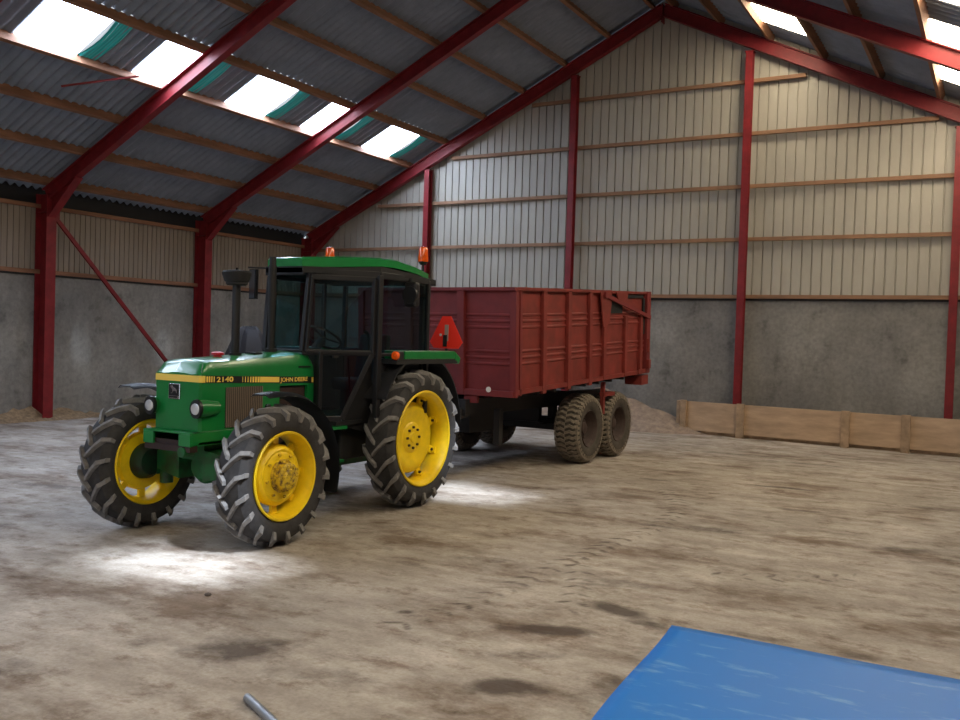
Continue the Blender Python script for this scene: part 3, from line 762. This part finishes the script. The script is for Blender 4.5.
# front weight bracket
b=MB()
b.box((X(-.30),5.505,.945),(X(.28),5.62,.962)); b.box((X(-.30),5.505,.84),(X(-.175),5.53,.945)); b.box((X(.14),5.505,.84),(X(.28),5.53,.945))
b.box((X(.262),5.53,.845),(X(.28),6.25,.962)); b.box((X(-.30),5.53,.845),(X(-.282),6.25,.962)); b.box((X(-.30),5.60,.84),(X(.28),6.25,.875)); b.box((X(-.28),5.61,.945),(X(.26),6.3,.965))
part(b,'weight_bracket',M['green'],bevel=.004)
b=MB().box((X(-.29),5.515,.79),(X(.27),5.60,.845)).box((X(-.18),5.53,.845),(X(.145),5.56,.885)); part(b,'bracket_lower_bar',M['engine'])
part(MB().cyl((X(.18),5.50,.79),(X(.18),5.62,.79),.045,n=16),'tow_pin',M['silver'] if 0 else M['green_dirty'])
# front axle
ax=MB()
for s in (1,-1):
    ax.loft([[(X(s*.15),FY-.12,.50),(X(s*.15),FY+.1,.50),(X(s*.15),FY+.1,.78),(X(s*.15),FY-.12,.78)],[(X(s*.45),FY-.10,.56),(X(s*.45),FY+.08,.56),(X(s*.45),FY+.08,.73),(X(s*.45),FY-.10,.73)],[(X(s*.56+.08),FY-.08,.50),(X(s*.56+.08),FY+.08,.50),(X(s*.56+.08),FY+.08,.72),(X(s*.56+.08),FY-.08,.72)]])
    ax.cyl((X(s*.52+.08),FY,.42),(X(s*.52+.08),FY,.78),.06,n=16)
ax.lathe([(-.13,0),(-.12,.11),(-.06,.16),(.06,.16),(.16,.12),(.24,.06),(.24,0)],(X(.06),FY+.05,.62),'y',24)
ax.box((X(-.14),FY-.1,.68),(X(.14),FY+.12,.86))
part(ax,'front_axle',M['green_dirty'],smooth=True)
part(MB().cyl((X(-.56),FY+.2,.62),(X(.50),FY+.2,.62),.018,n=10).cyl((X(-.25),FY+.2,.62),(X(.2),FY+.2,.62),.032,n=12),'steering_cylinder',M['engine'])
# engine, gearbox
e=MB().box((X(-.20),6.2,.66),(X(.20),7.1,1.30)).box((X(-.24),6.62,.95),(X(.24),6.98,1.20)).cyl((X(.15),6.72,1.1),(X(.30),6.72,1.1),.055,n=16).cyl((X(.20),6.86,.85),(X(.27),6.86,1.15),.045,n=14).cyl((X(.16),6.5,.75),(X(.25),6.5,.75),.07,n=14)
e.box((X(.2),6.62,1.22),(X(.26),6.98,1.32))
part(e,'engine',M['engine'])
gb=MB().box((X(-.20),7.1,.45),(X(.20),8.5,1.0)).box((X(-.15),6.3,.48),(X(.15),7.1,.70))
gb.cyl((X(-.62),RY,.745),(X(.62),RY,.745),.11,n=20).cyl((X(-.5),RY,.745),(X(.5),RY,.745),.17,n=20)
part(gb,'gearbox',M['green_dirty'])
part(MB().box((X(-.48),7.25,.55),(X(-.22),7.85,.95)),'fuel_tank',M['black_matte'],bevel=.03); part(MB().box((X(.22),7.38,.55),(X(.42),7.9,.93)),'battery_box',M['black_matte'],bevel=.03)
part(MB().cyl((X(.05),6.3,.62),(X(.05),7.3,.5),.03,n=12),'drive_shaft',M['engine'])
# step
s_=MB().box((X(.36),7.02,.895),(X(.56),7.30,.925)).box((X(.36),7.10,.62),(X(.40),7.24,.9)).box((X(.36),7.02,.56),(X(.55),7.28,.585)).box((X(.36),7.02,.56),(X(.39),7.05,.9))
part(s_,'step',M['green'])
# exhaust, pre-cleaner, cap
px=X(.0)
part(MB().cyl((px,6.29,1.60),(px,6.29,2.28),.038,n=20).cyl((px,6.29,1.60),(px,6.29,1.64),.06,n=20),'air_intake_pipe',M['black'],smooth=True)
part(MB().lathe([(0,.0),(0,.085),(.012,.10),(.03,.10),(.035,.112),(.10,.135),(.118,.138),(.135,.125),(.142,.06),(.145,.0)],(px,6.29,2.27),'z',32).cyl((px,6.29,2.41),(px,6.29,2.435),.012,n=10),'pre_cleaner_bowl',M['black_matte'],smooth=True)
part(MB().cyl((px,6.77,1.62),(px,6.77,2.58),.033,n=20).cyl((px,6.77,1.62),(px,6.77,1.68),.06,n=20).cyl((px,6.77,2.1),(px,6.77,2.50),.038,n=20),'exhaust_pipe',M['black_matte'],smooth=True)
part(MB().lathe([(0,0),(0,.045),(.012,.045),(.015,.032),(.022,.034),(.024,.058),(.045,.058),(.055,.03),(.056,0)],(X(.02),6.05,1.595),'z',24),'radiator_cap',M['redcap'],smooth=True)
part(MB().box((px-.03,6.45,1.615),(px+.1,6.55,1.645)),'bonnet_clip',M['black'])
# cab frame
Fb=[(.245,6.95),(.72,7.56),(.73,8.45),(.55,8.62)]
ZB,ZW,ZT=.985,1.665,2.455
def P3(p,z,s=1,dx=0,dy=0): return Vector((X(s*p[0])+dx,p[1]+dy,z))
cab=MB()
for s in (1,-1):
    F,B,C,D=Fb; F2=(.255,7.02)
    cab.bar(P3(F,ZW,s),P3(F2,ZT,s),.045,.045)
    cab.bar(P3(B,1.0,s),P3(B,ZT,s),.055,.07)
    cab.bar(P3(C,1.0,s),P3(C,ZT,s),.045,.045)
    cab.bar(P3(D,1.0,s),P3(D,ZT,s),.05,.05)
    for z,th in ((ZT,.07),(ZW-.02,.035)):
        cab.bar(P3(F if z<2 else F2,z,s),P3(B,z,s),.04,th)
        cab.bar(P3(B,z,s),P3(C,z,s),.04,th); cab.bar(P3(C,z,s),P3(D,z,s),.04,th)
cab.bar(P3(Fb[0],ZT,1),P3(Fb[0],ZT,-1),.04,.08); cab.bar(P3(Fb[0],ZW,1,0,0),P3(Fb[0],ZW,-1),.03,.03)
cab.bar(P3(Fb[3],ZT,1),P3(Fb[3],ZT,-1),.04,.08); cab.bar(P3(Fb[3],ZW,1),P3(Fb[3],ZW,-1),.04,.05)
cabo=part(cab,'cab_frame',M['black'],bevel=.006)
# glass
for s in (1,-1):
    F,B,C,D=Fb
    part(MB().plate([P3(B,ZW,s),P3(C,ZW,s),P3(C,ZT,s),P3(B,ZT,s)],.005),'side_window',M['glass'],cabo)
    part(MB().plate([P3(C,ZW,s),P3(D,ZW,s),P3(D,ZT,s),P3(C,ZT,s)],.005),'quarter_window',M['glass'],cabo)
part(MB().plate([P3(Fb[0],ZW,1),P3(Fb[0],ZW,-1),P3((.255,7.02),ZT,-1),P3((.255,7.02),ZT,1)],.005),'windscreen',M['glass'],cabo)
part(MB().plate([P3(Fb[3],ZW,1),P3(Fb[3],ZW,-1),P3(Fb[3],ZT,-1),P3(Fb[3],ZT,1)],.005),'rear_window',M['glass'],cabo)
# doors: frame + upper/lower glass
def lerp2(a,b,t): return (a[0]+(b[0]-a[0])*t,a[1]+(b[1]-a[1])*t)
for s in (1,-1):
    F,B=Fb[0],Fb[1]; o_=.012
    a=lerp2(F,B,.05); bt=lerp2(F,B,.93); al=lerp2(F,B,.235); bl=lerp2(F,B,.53)
    A_=lambda p,z: P3((p[0]+o_,p[1]-o_),z,s)
    a2=(a[0],a[1]+.06)
    d=MB()
    d.bar(A_(a,ZW),A_(a2,ZT-.05),.035,.035); d.bar(A_(bt,ZW-.02),A_(bt,ZT-.05),.04,.05); d.bar(A_(a2,ZT-.05),A_(bt,ZT-.05),.035,.05)
    d.bar(A_(a,ZW),A_(bt,ZW),.03,.035); d.bar(A_(al,ZW),A_(al,ZB),.035,.05); d.bar(A_(bt,ZW),A_(bl,ZB),.035,.05); d.bar(A_(al,ZB),A_(bl,ZB),.035,.07)
    dr=part(d,'door',M['black'],bevel=.005)
    part(MB().plate([A_(a,ZW),A_(bt,ZW),A_(bt,ZT-.05),A_(a2,ZT-.05)],.005),'door_window',M['glass'],dr)
    part(MB().plate([A_(al,ZB),A_(bl,ZB),A_(bt,ZW),A_(al,ZW)],.005),'lower_window',M['glass_low'],dr)
    hp=A_(lerp2(F,B,.42),ZW-.045); part(MB().bar(hp+Vector((s*.03,-.06,0)),hp+Vector((s*.03,.02,0)),.02,.02),'door_handle',M['black_matte'],dr)
    # front lower panel beside the bonnet
    part(MB().plate([P3((.285,7.10),.93,s),P3(al,.93,s),P3(al,ZW,s),P3((.285,7.10),ZW,s)],.01),'front_panel',M['black'],cabo)
    # dark panel between door and rear fender
    part(MB().plate([P3(bl,.93,s),P3((.52,7.75),.80,s),P3((.56,7.62),1.55,s),P3(bt,ZW,s)],.012),'footwell_panel',M['black_matte'],cabo)
part(MB().box((X(-.54),7.15,.93),(X(.54),8.4,.97)),'cab_floor',M['black_matte'])
# roof
def rp_(Y,hw,z0,z1): return [(X(-hw),Y,z0),(X(hw),Y,z0),(X(hw),Y,z1-.02),(X(hw-.04),Y,z1),(X(-hw+.04),Y,z1),(X(-hw),Y,z1-.02)]
rf=MB().loft([rp_(6.94,.225,2.495,2.585),rp_(7.0,.275,2.50,2.60),rp_(7.28,.49,2.52,2.625),rp_(7.58,.735,2.545,2.635),rp_(7.8,.76,2.545,2.635),rp_(8.15,.76,2.515,2.60),rp_(8.42,.75,2.480,2.550),rp_(8.48,.70,2.475,2.525)])
rf=part(rf,'cab_roof',M['roof_green'],smooth=True)
part(MB().loft([[(X(-a),y,z-.05),(X(a),y,z-.05),(X(a),y,z+.012),(X(-a),y,z+.012)] for y,a,z in ((6.93,.24,2.49),(7.27,.49,2.50),(7.56,.735,2.53),(8.2,.75,2.50),(8.62,.72,2.465))]),'roof_lining',M['black_matte'])
# beacons
def beacon(x,y,z,r,h,stalk):
    b0=part(MB().cyl((x,y,z-stalk),(x,y,z),.014,n=10).cyl((x,y,z),(x,y,z+.035),r*.55,r,n=20),'beacon',M['black'],smooth=True)
    part(MB().lathe([(0,0),(0,r),(.01,r*1.02),(h*.8,r*.9),(h*.95,r*.7),(h,0)],(x,y,z+.035),'z',24),'amber_lens',M['amber'],b0,smooth=True)
beacon(X(.655),8.45,2.635,.056,.17,.10); beacon(X(-.66),8.45,2.66,.056,.17,.14)
# mirrors and work lamps
m_=part(MB().box((X(-.385),6.85,2.17),(X(-.295),6.885,2.47)).bar((X(-.42),6.868,2.49),(X(-.25),6.99,2.49),.018,.018),'mirror',M['black'])
part(MB().box((X(-.377),6.842,2.18),(X(-.303),6.85,2.46)),'mirror_glass',M['mirror'],m_)
w_=part(MB().lathe([(0,0),(0,.09),(.02,.095),(.06,.085),(.10,.05),(.11,0)],(X(.80),7.98,2.28),'y',20).bar((X(.80),8.03,2.36),(X(.72),8.1,2.5),.02,.02),'work_lamp',M['black'],smooth=True)
part(MB().box((X(.72),7.99,2.15),(X(.88),8.08,2.42)),'lamp_housing',M['black'],w_,bevel=.03)
# interior
part(MB().box((X(-.24),8.0,1.22),(X(.24),8.42,1.36)).loft([[(X(-.22),8.36,1.3),(X(.22),8.36,1.3),(X(.22),8.46,1.3),(X(-.22),8.46,1.3)],[(X(-.20),8.46,1.85),(X(.20),8.46,1.85),(X(.20),8.54,1.85),(X(-.20),8.54,1.85)]]).box((X(-.15),8.05,.97),(X(.15),8.35,1.24)),'driver_seat',M['seat'],bevel=.03)
part(MB().box((X(-.22),7.08,1.0),(X(.22),7.28,1.70)).bar((X(0),7.25,1.5),(X(0),7.55,1.78),.08,.08),'dashboard',M['rubber_dark'],bevel=.02)
sw=MB(); c0=Vector((X(0),7.56,1.80)); nrm=Vector((0,.55,.83)).normalized(); u=Vector((1,0,0)); v=nrm.cross(u)
for k in range(28):
    a0=2*math.pi*k/28; a1=2*math.pi*(k+1)/28
    sw.cyl(c0+(u*math.cos(a0)+v*math.sin(a0))*.2,c0+(u*math.cos(a1)+v*math.sin(a1))*.2,.014,n=8)
for k in range(3):
    a0=2*math.pi*k/3+.5; sw.cyl(c0,c0+(u*math.cos(a0)+v*math.sin(a0))*.2,.011,n=8)
part(sw,'steering_wheel',M['black'],smooth=True)
part(MB().cyl((X(.30),8.0,1.1),(X(.31),7.94,1.85),.012,n=8).cyl((X(.31),7.94,1.85),(X(.27),7.93,1.88),.02,n=8).cyl((X(.2),7.8,1.1),(X(.22),7.72,1.6),.012,n=8),'levers',M['black'])
for s in (1,-1): part(MB().box((X(s*.46),7.7,1.0),(X(s*.68),8.40,1.60)),'side_console',M['rubber_dark'],bevel=.03)
# rear fenders
for s in (1,-1):
    g=part(MB().box((X(s*.60),7.84,1.60),(X(s*.868),8.84,1.69)).loft([[(X(s*.60),8.84,1.60),(X(s*.868),8.84,1.60),(X(s*.868),8.84,1.69),(X(s*.60),8.84,1.69)],[(X(s*.60),8.94,1.54),(X(s*.868),8.94,1.54),(X(s*.868),8.97,1.61),(X(s*.60),8.97,1.61)]]),'rear_fender',M['green'],bevel=.01)
    k_=MB(); ra=.80
    pts=[]
    for q in range(15):
        a=R(150-q*10.2); 
        pts.append((RY-ra*math.cos(math.pi-a)*-1 if 0 else RY+ra*math.cos(a), min(1.65,.745+ra*math.sin(a)*1.12)))
    for (y0,z0),(y1,z1) in zip(pts[:-1],pts[1:]):
        k_.hexa([(X(s*.54),y0,z0),(X(s*.86),y0,z0),(X(s*.86),y1,z1),(X(s*.54),y1,z1),(X(s*.54),y0,z0+.025),(X(s*.86),y0,z0+.025),(X(s*.86),y1,z1+.025),(X(s*.54),y1,z1+.025)])
    k_.box((X(s*.60),7.7,1.55),(X(s*.862),8.9,1.60))
    k_.plate([(X(s*.54),7.62,1.2),(X(s*.54),7.75,.8),(X(s*.54),8.85,.8),(X(s*.54),9.0,1.2),(X(s*.54),8.85,1.65),(X(s*.54),7.75,1.65)],.015)
    part(k_,'fender_liner',M['black_matte'],g)
    part(MB().box((X(s*.80),7.70,1.59),(X(s*.87),7.82,1.685)),'lamp_housing',M['black'],g,bevel=.01)
    part(MB().lathe([(-.03,0),(-.028,.035),(-.016,.044),(.01,.046)],(X(s*.845),7.70,1.64),'y',20),'amber_lens',M['amber'],g,smooth=True)
# front fenders
for s in (1,-1):
    fm=MB(); ra=.72; cz_=.60; prev=[]
    rings=[]
    for q in range(20):
        a=R(102-q*6.3)
        y=FY+ra*math.cos(a); z=cz_+ra*math.sin(a); w0=.16 if q>2 else .11+.017*q
        if q==0: y-=.05; z-=.0
        nx_=Vector((0,math.cos(a),math.sin(a)))
        c_=Vector((X(.83 if s>0 else -.665),y+(.05 if s>0 else -.10),z))
        rings.append([c_+Vector((-w0,0,0))-nx_*.02,c_+Vector((-w0*.6,0,0))+nx_*.012,c_+Vector((w0*.6,0,0))+nx_*.012,c_+Vector((w0,0,0))-nx_*.02,c_+Vector((w0*.6,0,0))-nx_*.0,c_+Vector((-w0*.6,0,0))-nx_*.0])
    fm.loft(rings)
    f=part(fm,'front_fender',M['black'],smooth=True)
    part(MB().bar((X(s*.60),FY+.2,1.19),(X(s*.40),FY+.28,.95),.03,.03).bar((X(s*.40),FY+.28,.95),(X(s*.36),FY+.2,.66),.04,.04).bar((X(s*.60),FY+.60,.88),(X(s*.36),FY+.3,.7),.03,.03),'fender_bracket',M['black_matte'],f)
    # battery/tool box behind
part(MB().box((X(.34),6.72,.48),(X(.60),6.98,.66)),'toolbox',M['engine'])
# slow vehicle triangle behind the near rear fender
ty=9.02; tx=X(.63); tz=1.90
m0=part(MB().bar((tx,ty+.012,1.60),(tx,ty+.012,1.93),.035,.012,up=(0,1,0)).bar((tx,ty+.012,1.62),(tx-.02,8.80,1.62),.05,.03),'triangle_bracket',M['black_matte'])
tri=[(-.225,-.11),(-.17,-.185),(.17,-.185),(.225,-.11),(.06,.19),(-.06,.19)]
mb=MB(); n=6; mb.add([(tx+a,ty,tz+b) for a,b in tri]+[(tx+a,ty+.004,tz+b) for a,b in tri],[tuple(range(n)),tuple(range(2*n-1,n-1,-1))]+[(i,(i+1)%n,n+(i+1)%n,n+i) for i in range(n)])
part(mb,'slow_vehicle_triangle',M['orange_red'],m0)
part(MB().box((tx-.02,ty-.006,tz-.10),(tx+.03,ty-.001,tz+.09)),'grey_strip',M['greystrip'],m0)
part(MB().box((tx-.035,ty-.016,tz-.165),(tx+.015,ty-.005,tz-.03)),'mounting_tab',M['black_matte'],m0)
part(MB().cyl((tx-.075,ty-.006,tz-.03),(tx-.075,ty-.001,tz-.03),.016,n=16),'white_dot',M['white'],m0)
# rear linkage / drawbar
part(MB().box((X(-.08),8.5,.42),(X(.08),9.15,.48)).bar((X(-.25),8.5,.7),(X(-.32),9.2,.55),.04,.06).bar((X(.25),8.5,.7),(X(.32),9.2,.55),.04,.06).box((X(-.2),8.5,.5),(X(.2),8.75,1.1)),'rear_linkage',M['black_matte'])

# ------------------------------------------------------------------ trailer
TP=(-5.345,10.27,0); yaw=R(-1.6)
tl=empty('farm_trailer',TP,yaw); tag(tl,'red tipping farm trailer with ribbed sides on four wide tyres','trailer')
PT=.047; L_=4.58; WB=2.50; H0=1.16; HB=1.33
def pz(y): return PT*y
def tpart(mb,name,m,parent=tl,smooth=False,bevel=0.,pitch=True):
    if pitch: mb.v=[(a,b-PT*(c-1.8)*1.0,c+pz(b)) for a,b,c in mb.v]
    return mb.build(name,m,parent,smooth=smooth,bevel=bevel)
zt=H0+HB
# side panels (with horizontal pressed ridges)
def pressed(mb, ax0, ax1, fixed, axis, out):
    """vertical sheet with two groups of three pressed ridges"""
    zs=[H0]; prof=[(H0,0)]
    for gz in (.36,.44,.52, .83,.91,.99):
        prof += [(H0+gz-.022,0),(H0+gz-.008,.014),(H0+gz+.008,.014),(H0+gz+.022,0)]
    prof.append((zt,0)); vs=[];fs=[]
    for th in (0,-.03):
        for (z,h) in prof:
            for u_ in (ax0,ax1):
                d=out*(h+th)
                vs.append((fixed+d,u_,z) if axis=='x' else (u_,fixed+d,z))
    n=len(prof)
    for k in range(n-1):
        fs.append((2*k,2*k+1,2*k+3,2*k+2)); fs.append((2*n+2*k,2*n+2*k+2,2*n+2*k+3,2*n+2*k+1))
    fs += [(0,2*n,2*n+1,1),(2*n-2,2*n-1,4*n-1,4*n-2)]
    mb.add(vs,fs)
for s,x in ((1,-.03),(-1,-WB+.03)):
    mb=MB(); pressed(mb,.02,L_,x,'x',s); sp=tpart(mb,'side_panel',M['trailer_side'])
    mb=MB(); xo=x; xs=x+s*.055
    ribs=[0.78,1.54,2.26,2.78,3.62,4.28]
    for ky,y in enumerate(ribs):
        z1=zt-.01 if ky<3 else (zt-.03 if ky==3 else zt-.38)
        tpart(MB().box((xo,y-.05,H0-.07 if ky<3 else H0-.02),(xs,y+.05,z1)),'side_rib',M['trailer_side'],sp,bevel=.006)
    # top rail, bottom rail
    tpart(MB().box((xo,0,zt-.02),(xs+s*.005,3.0,zt+.015)).box((xo-s*.05,0,zt-.03),(xs,L_,zt+.01)),'top_rail',M['trailer_side'],sp,bevel=.004)
    tpart(MB().box((xo,0,H0-.03),(xs-s*.01,L_-.1,H0+.03)),'bottom_rail',M['trailer_side'],sp)
    # corner post pair
    tpart(MB().box((xo-s*.04,-.03,H0-.06),(xs,.05,zt+.01)).box((xo,.10,H0-.05),(xs-s*.01,.16,zt)),'corner_post',M['trailer'],sp,bevel=.005)
    # tailgate lift arm and rear post
    arm=tpart(MB().bar((xs+s*.02,2.66,zt-.05),(xs+s*.02,4.60,zt-.42),.03,.06).cyl((xs,2.70,zt-.06),(xs+s*.05,2.70,zt-.06),.05,n=14),'lift_arm',M['trailer'],sp)
    tpart(MB().plate([(xs,2.55,zt+.01),(xs,2.95,zt+.01),(xs,2.98,zt-.12),(xs,2.90,zt-.5),(xs,2.68,zt-.55)],.02).plate([(xs,3.15,zt+.01),(xs,3.65,zt+.01),(xs,3.58,zt-.14),(xs,3.42,zt-.22),(xs,3.26,zt-.16)],.02),'gusset_plate',M['trailer_side'],sp)
    tpart(MB().box((xs-.045*s,2.95,zt-.34),(xs-.03*s,3.5,zt-.06)).box((xs-.045*s,3.60,zt-.10),(xs-.03*s,4.40,zt-.05)).box((xs-.045*s,4.38,zt-.7),(xs-.02*s,4.45,zt-.1)),'slot_shade_plate',M['black_matte'],sp)
    # slot plates above are black for the shade inside open slots
    tpart(MB().box((xo-.02*s,4.46,H0-.02),(xs+.02*s,4.62,zt+.015)),'rear_post',M['trailer'],sp,bevel=.006)
    tpart(MB().cyl((xs+.03*s,4.5,H0+.32),(xs+.03*s,4.5,H0+.55),.03,n=12).box((xs,4.46,H0+.05),(xs+.06*s,4.56,H0+.2)).box((xs,4.3,H0-.22),(xs-.3*s,4.6,H0-.06)).box((xs,4.15,H0-.03),(xs+.01*s,4.62,H0+.05)),'gate_latch',M['trailer_side'],sp)
# front panel
mb=MB(); pressed(mb,-WB+.02,-.02,.0,'y',-1); fp=tpart(mb,'front_panel',M['trailer'])
for x in (-.80,-1.65):
    tpart(MB().box((x-.055,-.055,H0-.06),(x+.055,0.,zt)),'front_rib',M['trailer'],fp,bevel=.006)
tpart(MB().box((-WB,-.06,zt-.03),(0.02,.01,zt+.015)),'top_rail',M['trailer'],fp,bevel=.004)
tpart(MB().box((-WB,-.05,H0-.06),(0.0,.01,H0+.02)),'bottom_rail',M['trailer'],fp,bevel=.004)
tpart(MB().cyl((-.36,-.062,H0+.03),(-.36,-.052,H0+.03),.036,n=20),'white_reflector',M['white'],fp)
tpart(MB().box((-.75,-.03,H0-.16),(-.55,.02,H0-.05)),'lamp_bracket',M['trailer'],fp)
# rear gate, floor
tpart(MB().box((-WB+.03,L_-.05,H0),(-.03,L_,zt)),'tailgate',M['trailer'])
tpart(MB().box((-WB+.03,.02,H0-.02),(-.03,L_-.02,H0+.02)),'load_floor',M['trailer'])
# floor cross members
mb=MB()
for k in range(9): mb.box((-WB+.1,.3+k*.5,H0-.10),(-.1,.36+k*.5,H0-.02))
tpart(mb,'cross_members',M['trailer_frame'])
# chassis
ch=MB()
for x in (-.72,-WB+.72): ch.box((x-.06,-.1,.83),(x+.06,4.4,1.04))
ch.box((-.78,-.1,.83),(-WB+.78,.05,1.0)).box((-.78,1.2,.84),(-WB+.78,1.3,1.0)).box((-.78,3.7,.84),(-WB+.78,3.8,1.0)).box((-.78,2.2,.6),(-WB+.78,2.3,1.0))
ch.bar((-.72,0,.88),(-WB/2,-1.3,.55),.1,.14).bar((-WB+.72,0,.88),(-WB/2,-1.3,.55),.1,.14).bar((-WB/2,-1.15,.55),(-WB/2+.1,-1.5,.50),.1,.1)
ch.box((-1.6,.4,.55),(-.9,1.2,.86)).cyl((-WB/2,.5,.8),(-WB/2,2.0,1.05),.09,n=16)
tpart(ch,'chassis',M['trailer_frame'],pitch=False)
tpart(MB().box((-.55,.45,.42),(-.46,.55,.90)),'parking_leg',M['trailer_frame'],pitch=False)
# axles, springs
WY=(2.50,3.63); WX=(-.235,-2.37)
for y in WY:
    tpart(MB().cyl((WX[1],y,.52),(WX[0],y,.52),.05,n=16).box((WX[1]+.2,y-.05,.47),(WX[0]-.2,y+.05,.57)),'axle',M['trailer_frame'],pitch=False)
for x in (-.70,-WB+.62):
    for y in WY:
        mb=MB()
        for k in range(4): mb.box((x-.04,y-.42+.09*k,.58+.02*k),(x+.04,y+.42-.09*k,.598+.02*k))
        mb.box((x-.05,y-.06,.55),(x+.05,y+.06,.84)); tpart(mb,'leaf_spring',M['trailer_frame'],pitch=False)
tpart(MB().box((-.13,3.00,.72),(-.07,3.06,1.22)).box((-.13,2.98,1.0),(-.05,3.4,1.06)),'side_stay',M['trailer_side'],pitch=False)
# wheels
def trailer_wheel():
    w,r,rr=.38,.515,.27
    t=MB().lathe(tyre_profile(w,r,rr,.055),n=56,closed=True).build('trailer_tyre',M['tyre_t'],tl,smooth=True)
    mb=MB(); n=38
    for side in (-1,1):
        for k in range(n):
            th=2*math.pi*(k+(.5 if side>0 else 0))/n
            for (x0,x1,d,ph) in ((.0,.075,.05,0),(.07,.135,-.05,.35),(.13,.19,.05,.1)):
                rings=[]
                for q in range(3):
                    x=x0+(x1-x0)*q/2; rad=r-.002-.05*max(0,(x-.10)/.09)**1.6 ; tt=th+d*(q/2)+ph*2*math.pi/n
                    def Pp(dt,up): a=tt+dt/r; return (side*x,-(rad+up)*math.cos(a),(rad+up)*math.sin(a))
                    rings.append([Pp(-.024,-.01),Pp(.024,-.01),Pp(.019,.012),Pp(-.019,.012)])
                mb.loft(rings)
            # shoulder block
            a=th; c,s_=-math.cos(a),math.sin(a); tw=.02
            def Q(x,rad,tt_): return (side*x, rad*c-tt_*s_, rad*s_+tt_*c)
            mb.hexa([Q(.16,r-.10,-tw),Q(.20,r-.10,-tw),Q(.20,r-.10,tw),Q(.16,r-.10,tw),Q(.16,r-.02,-tw),Q(.19,r-.035,-tw),Q(.19,r-.035,tw),Q(.16,r-.02,tw)])
    mb.build('tread',M['lug_t'],t)
    for sgn in (1,):
        MB().lathe([(.16,.285),(.175,.275),(.16,.262),(.13,.25),(.06,.235),(.02,.20),(.03,.15),(.06,.12),(.06,.09),(.09,.085),(.10,.05),(.10,0)],n=40).lathe([(-.16,.285),(-.175,.275),(-.16,.262),(-.05,.235),(.02,.2)],n=40).build('rim',M['rim_t'],t,smooth=True)
    b=MB()
    for k in range(6):
        a=2*math.pi*k/6; b.cyl((.02,.165*math.cos(a),.165*math.sin(a)),(.055,.165*math.cos(a),.165*math.sin(a)),.016,n=6)
    b.build('wheel_nuts',M['rim_t'],t)
    return t
tw=trailer_wheel(); tw.location=(WX[0],WY[0],.53)
for x,y in ((WX[0],WY[1]),(WX[1],WY[0]),(WX[1],WY[1])):
    c=copy_tree(tw,tl); c.location=(x,y,.53)
    if x==WX[1]: c.rotation_euler=(0,0,math.pi)

# ------------------------------------------------------------------ dark object behind tractor, by the left wall
o=heap('covered_heap','dark covered heap by the left wall seen between the intake pipe and the exhaust','heap',-13.0,13.5,.62,.62,1.93,mat('dark_cover',(44,42,46),.7,noise=.3,nscale=3,bump=.3,bscale=6),9,dome=True)

# ------------------------------------------------------------------ light
wd=bpy.data.worlds.new('sky'); S.world=wd; wd.use_nodes=True
bg=wd.node_tree.nodes['Background']; bg.inputs[0].default_value=(.85,.92,1,1); bg.inputs[1].default_value=2.0
su=bpy.data.lights.new('sun','SUN'); su.energy=75.; su.angle=R(4.5); su.color=(.78,.88,1.)
so=bpy.data.objects.new('sun',su); COL.objects.link(so)
hole=Vector((-.65,SUNY[1],6.38)); target=Vector((-5.6,5.08,0)); print('SUNY',SUNY)
so.rotation_euler=(target-hole).to_track_quat('-Z','Y').to_euler(); so.location=(0,0,15)
# daylight through the open doorway behind the camera
al=bpy.data.lights.new('doorway_daylight','AREA'); al.shape='RECTANGLE'; al.size=5.8; al.size_y=4.3; al.energy=170; al.color=(.85,.92,1.)
ao=bpy.data.objects.new('doorway_daylight',al); COL.objects.link(ao); ao.location=(-6.5,YN-.05,2.3); ao.rotation_euler=(R(90),0,R(180)); 
ao.rotation_euler=Vector((0,1,0)).to_track_quat('-Z','Y').to_euler()

# ------------------------------------------------------------------ camera
f=911.; H=1.85
def nz(v): v=np.array(v,float); return v/np.linalg.norm(v)
dy=nz([520,-6,f]); dx=nz([1598,72,-f]); dz=nz(np.cross(dx,dy)); dz=-dz if dz[1]>0 else dz
dx=nz(np.cross(dy,dz)); dx=-dx if dx[0]<0 else dx
Mw=np.array([dx,dy,dz])
cam=bpy.data.cameras.new('camera'); cam.sensor_width=36; cam.lens=f/960*36; cam.clip_end=200; cam.clip_start=.05
co=bpy.data.objects.new('camera',cam); COL.objects.link(co)
r,u_,b_=Mw[:,0],-Mw[:,1],-Mw[:,2]
co.matrix_world=Matrix(((r[0],u_[0],b_[0],0),(r[1],u_[1],b_[1],0),(r[2],u_[2],b_[2],H),(0,0,0,1)))
S.camera=co
S.view_settings.view_transform='Standard'; S.view_settings.look='None'; S.view_settings.gamma=1; S.view_settings.use_curve_mapping=False
S.view_settings.exposure=-1.38
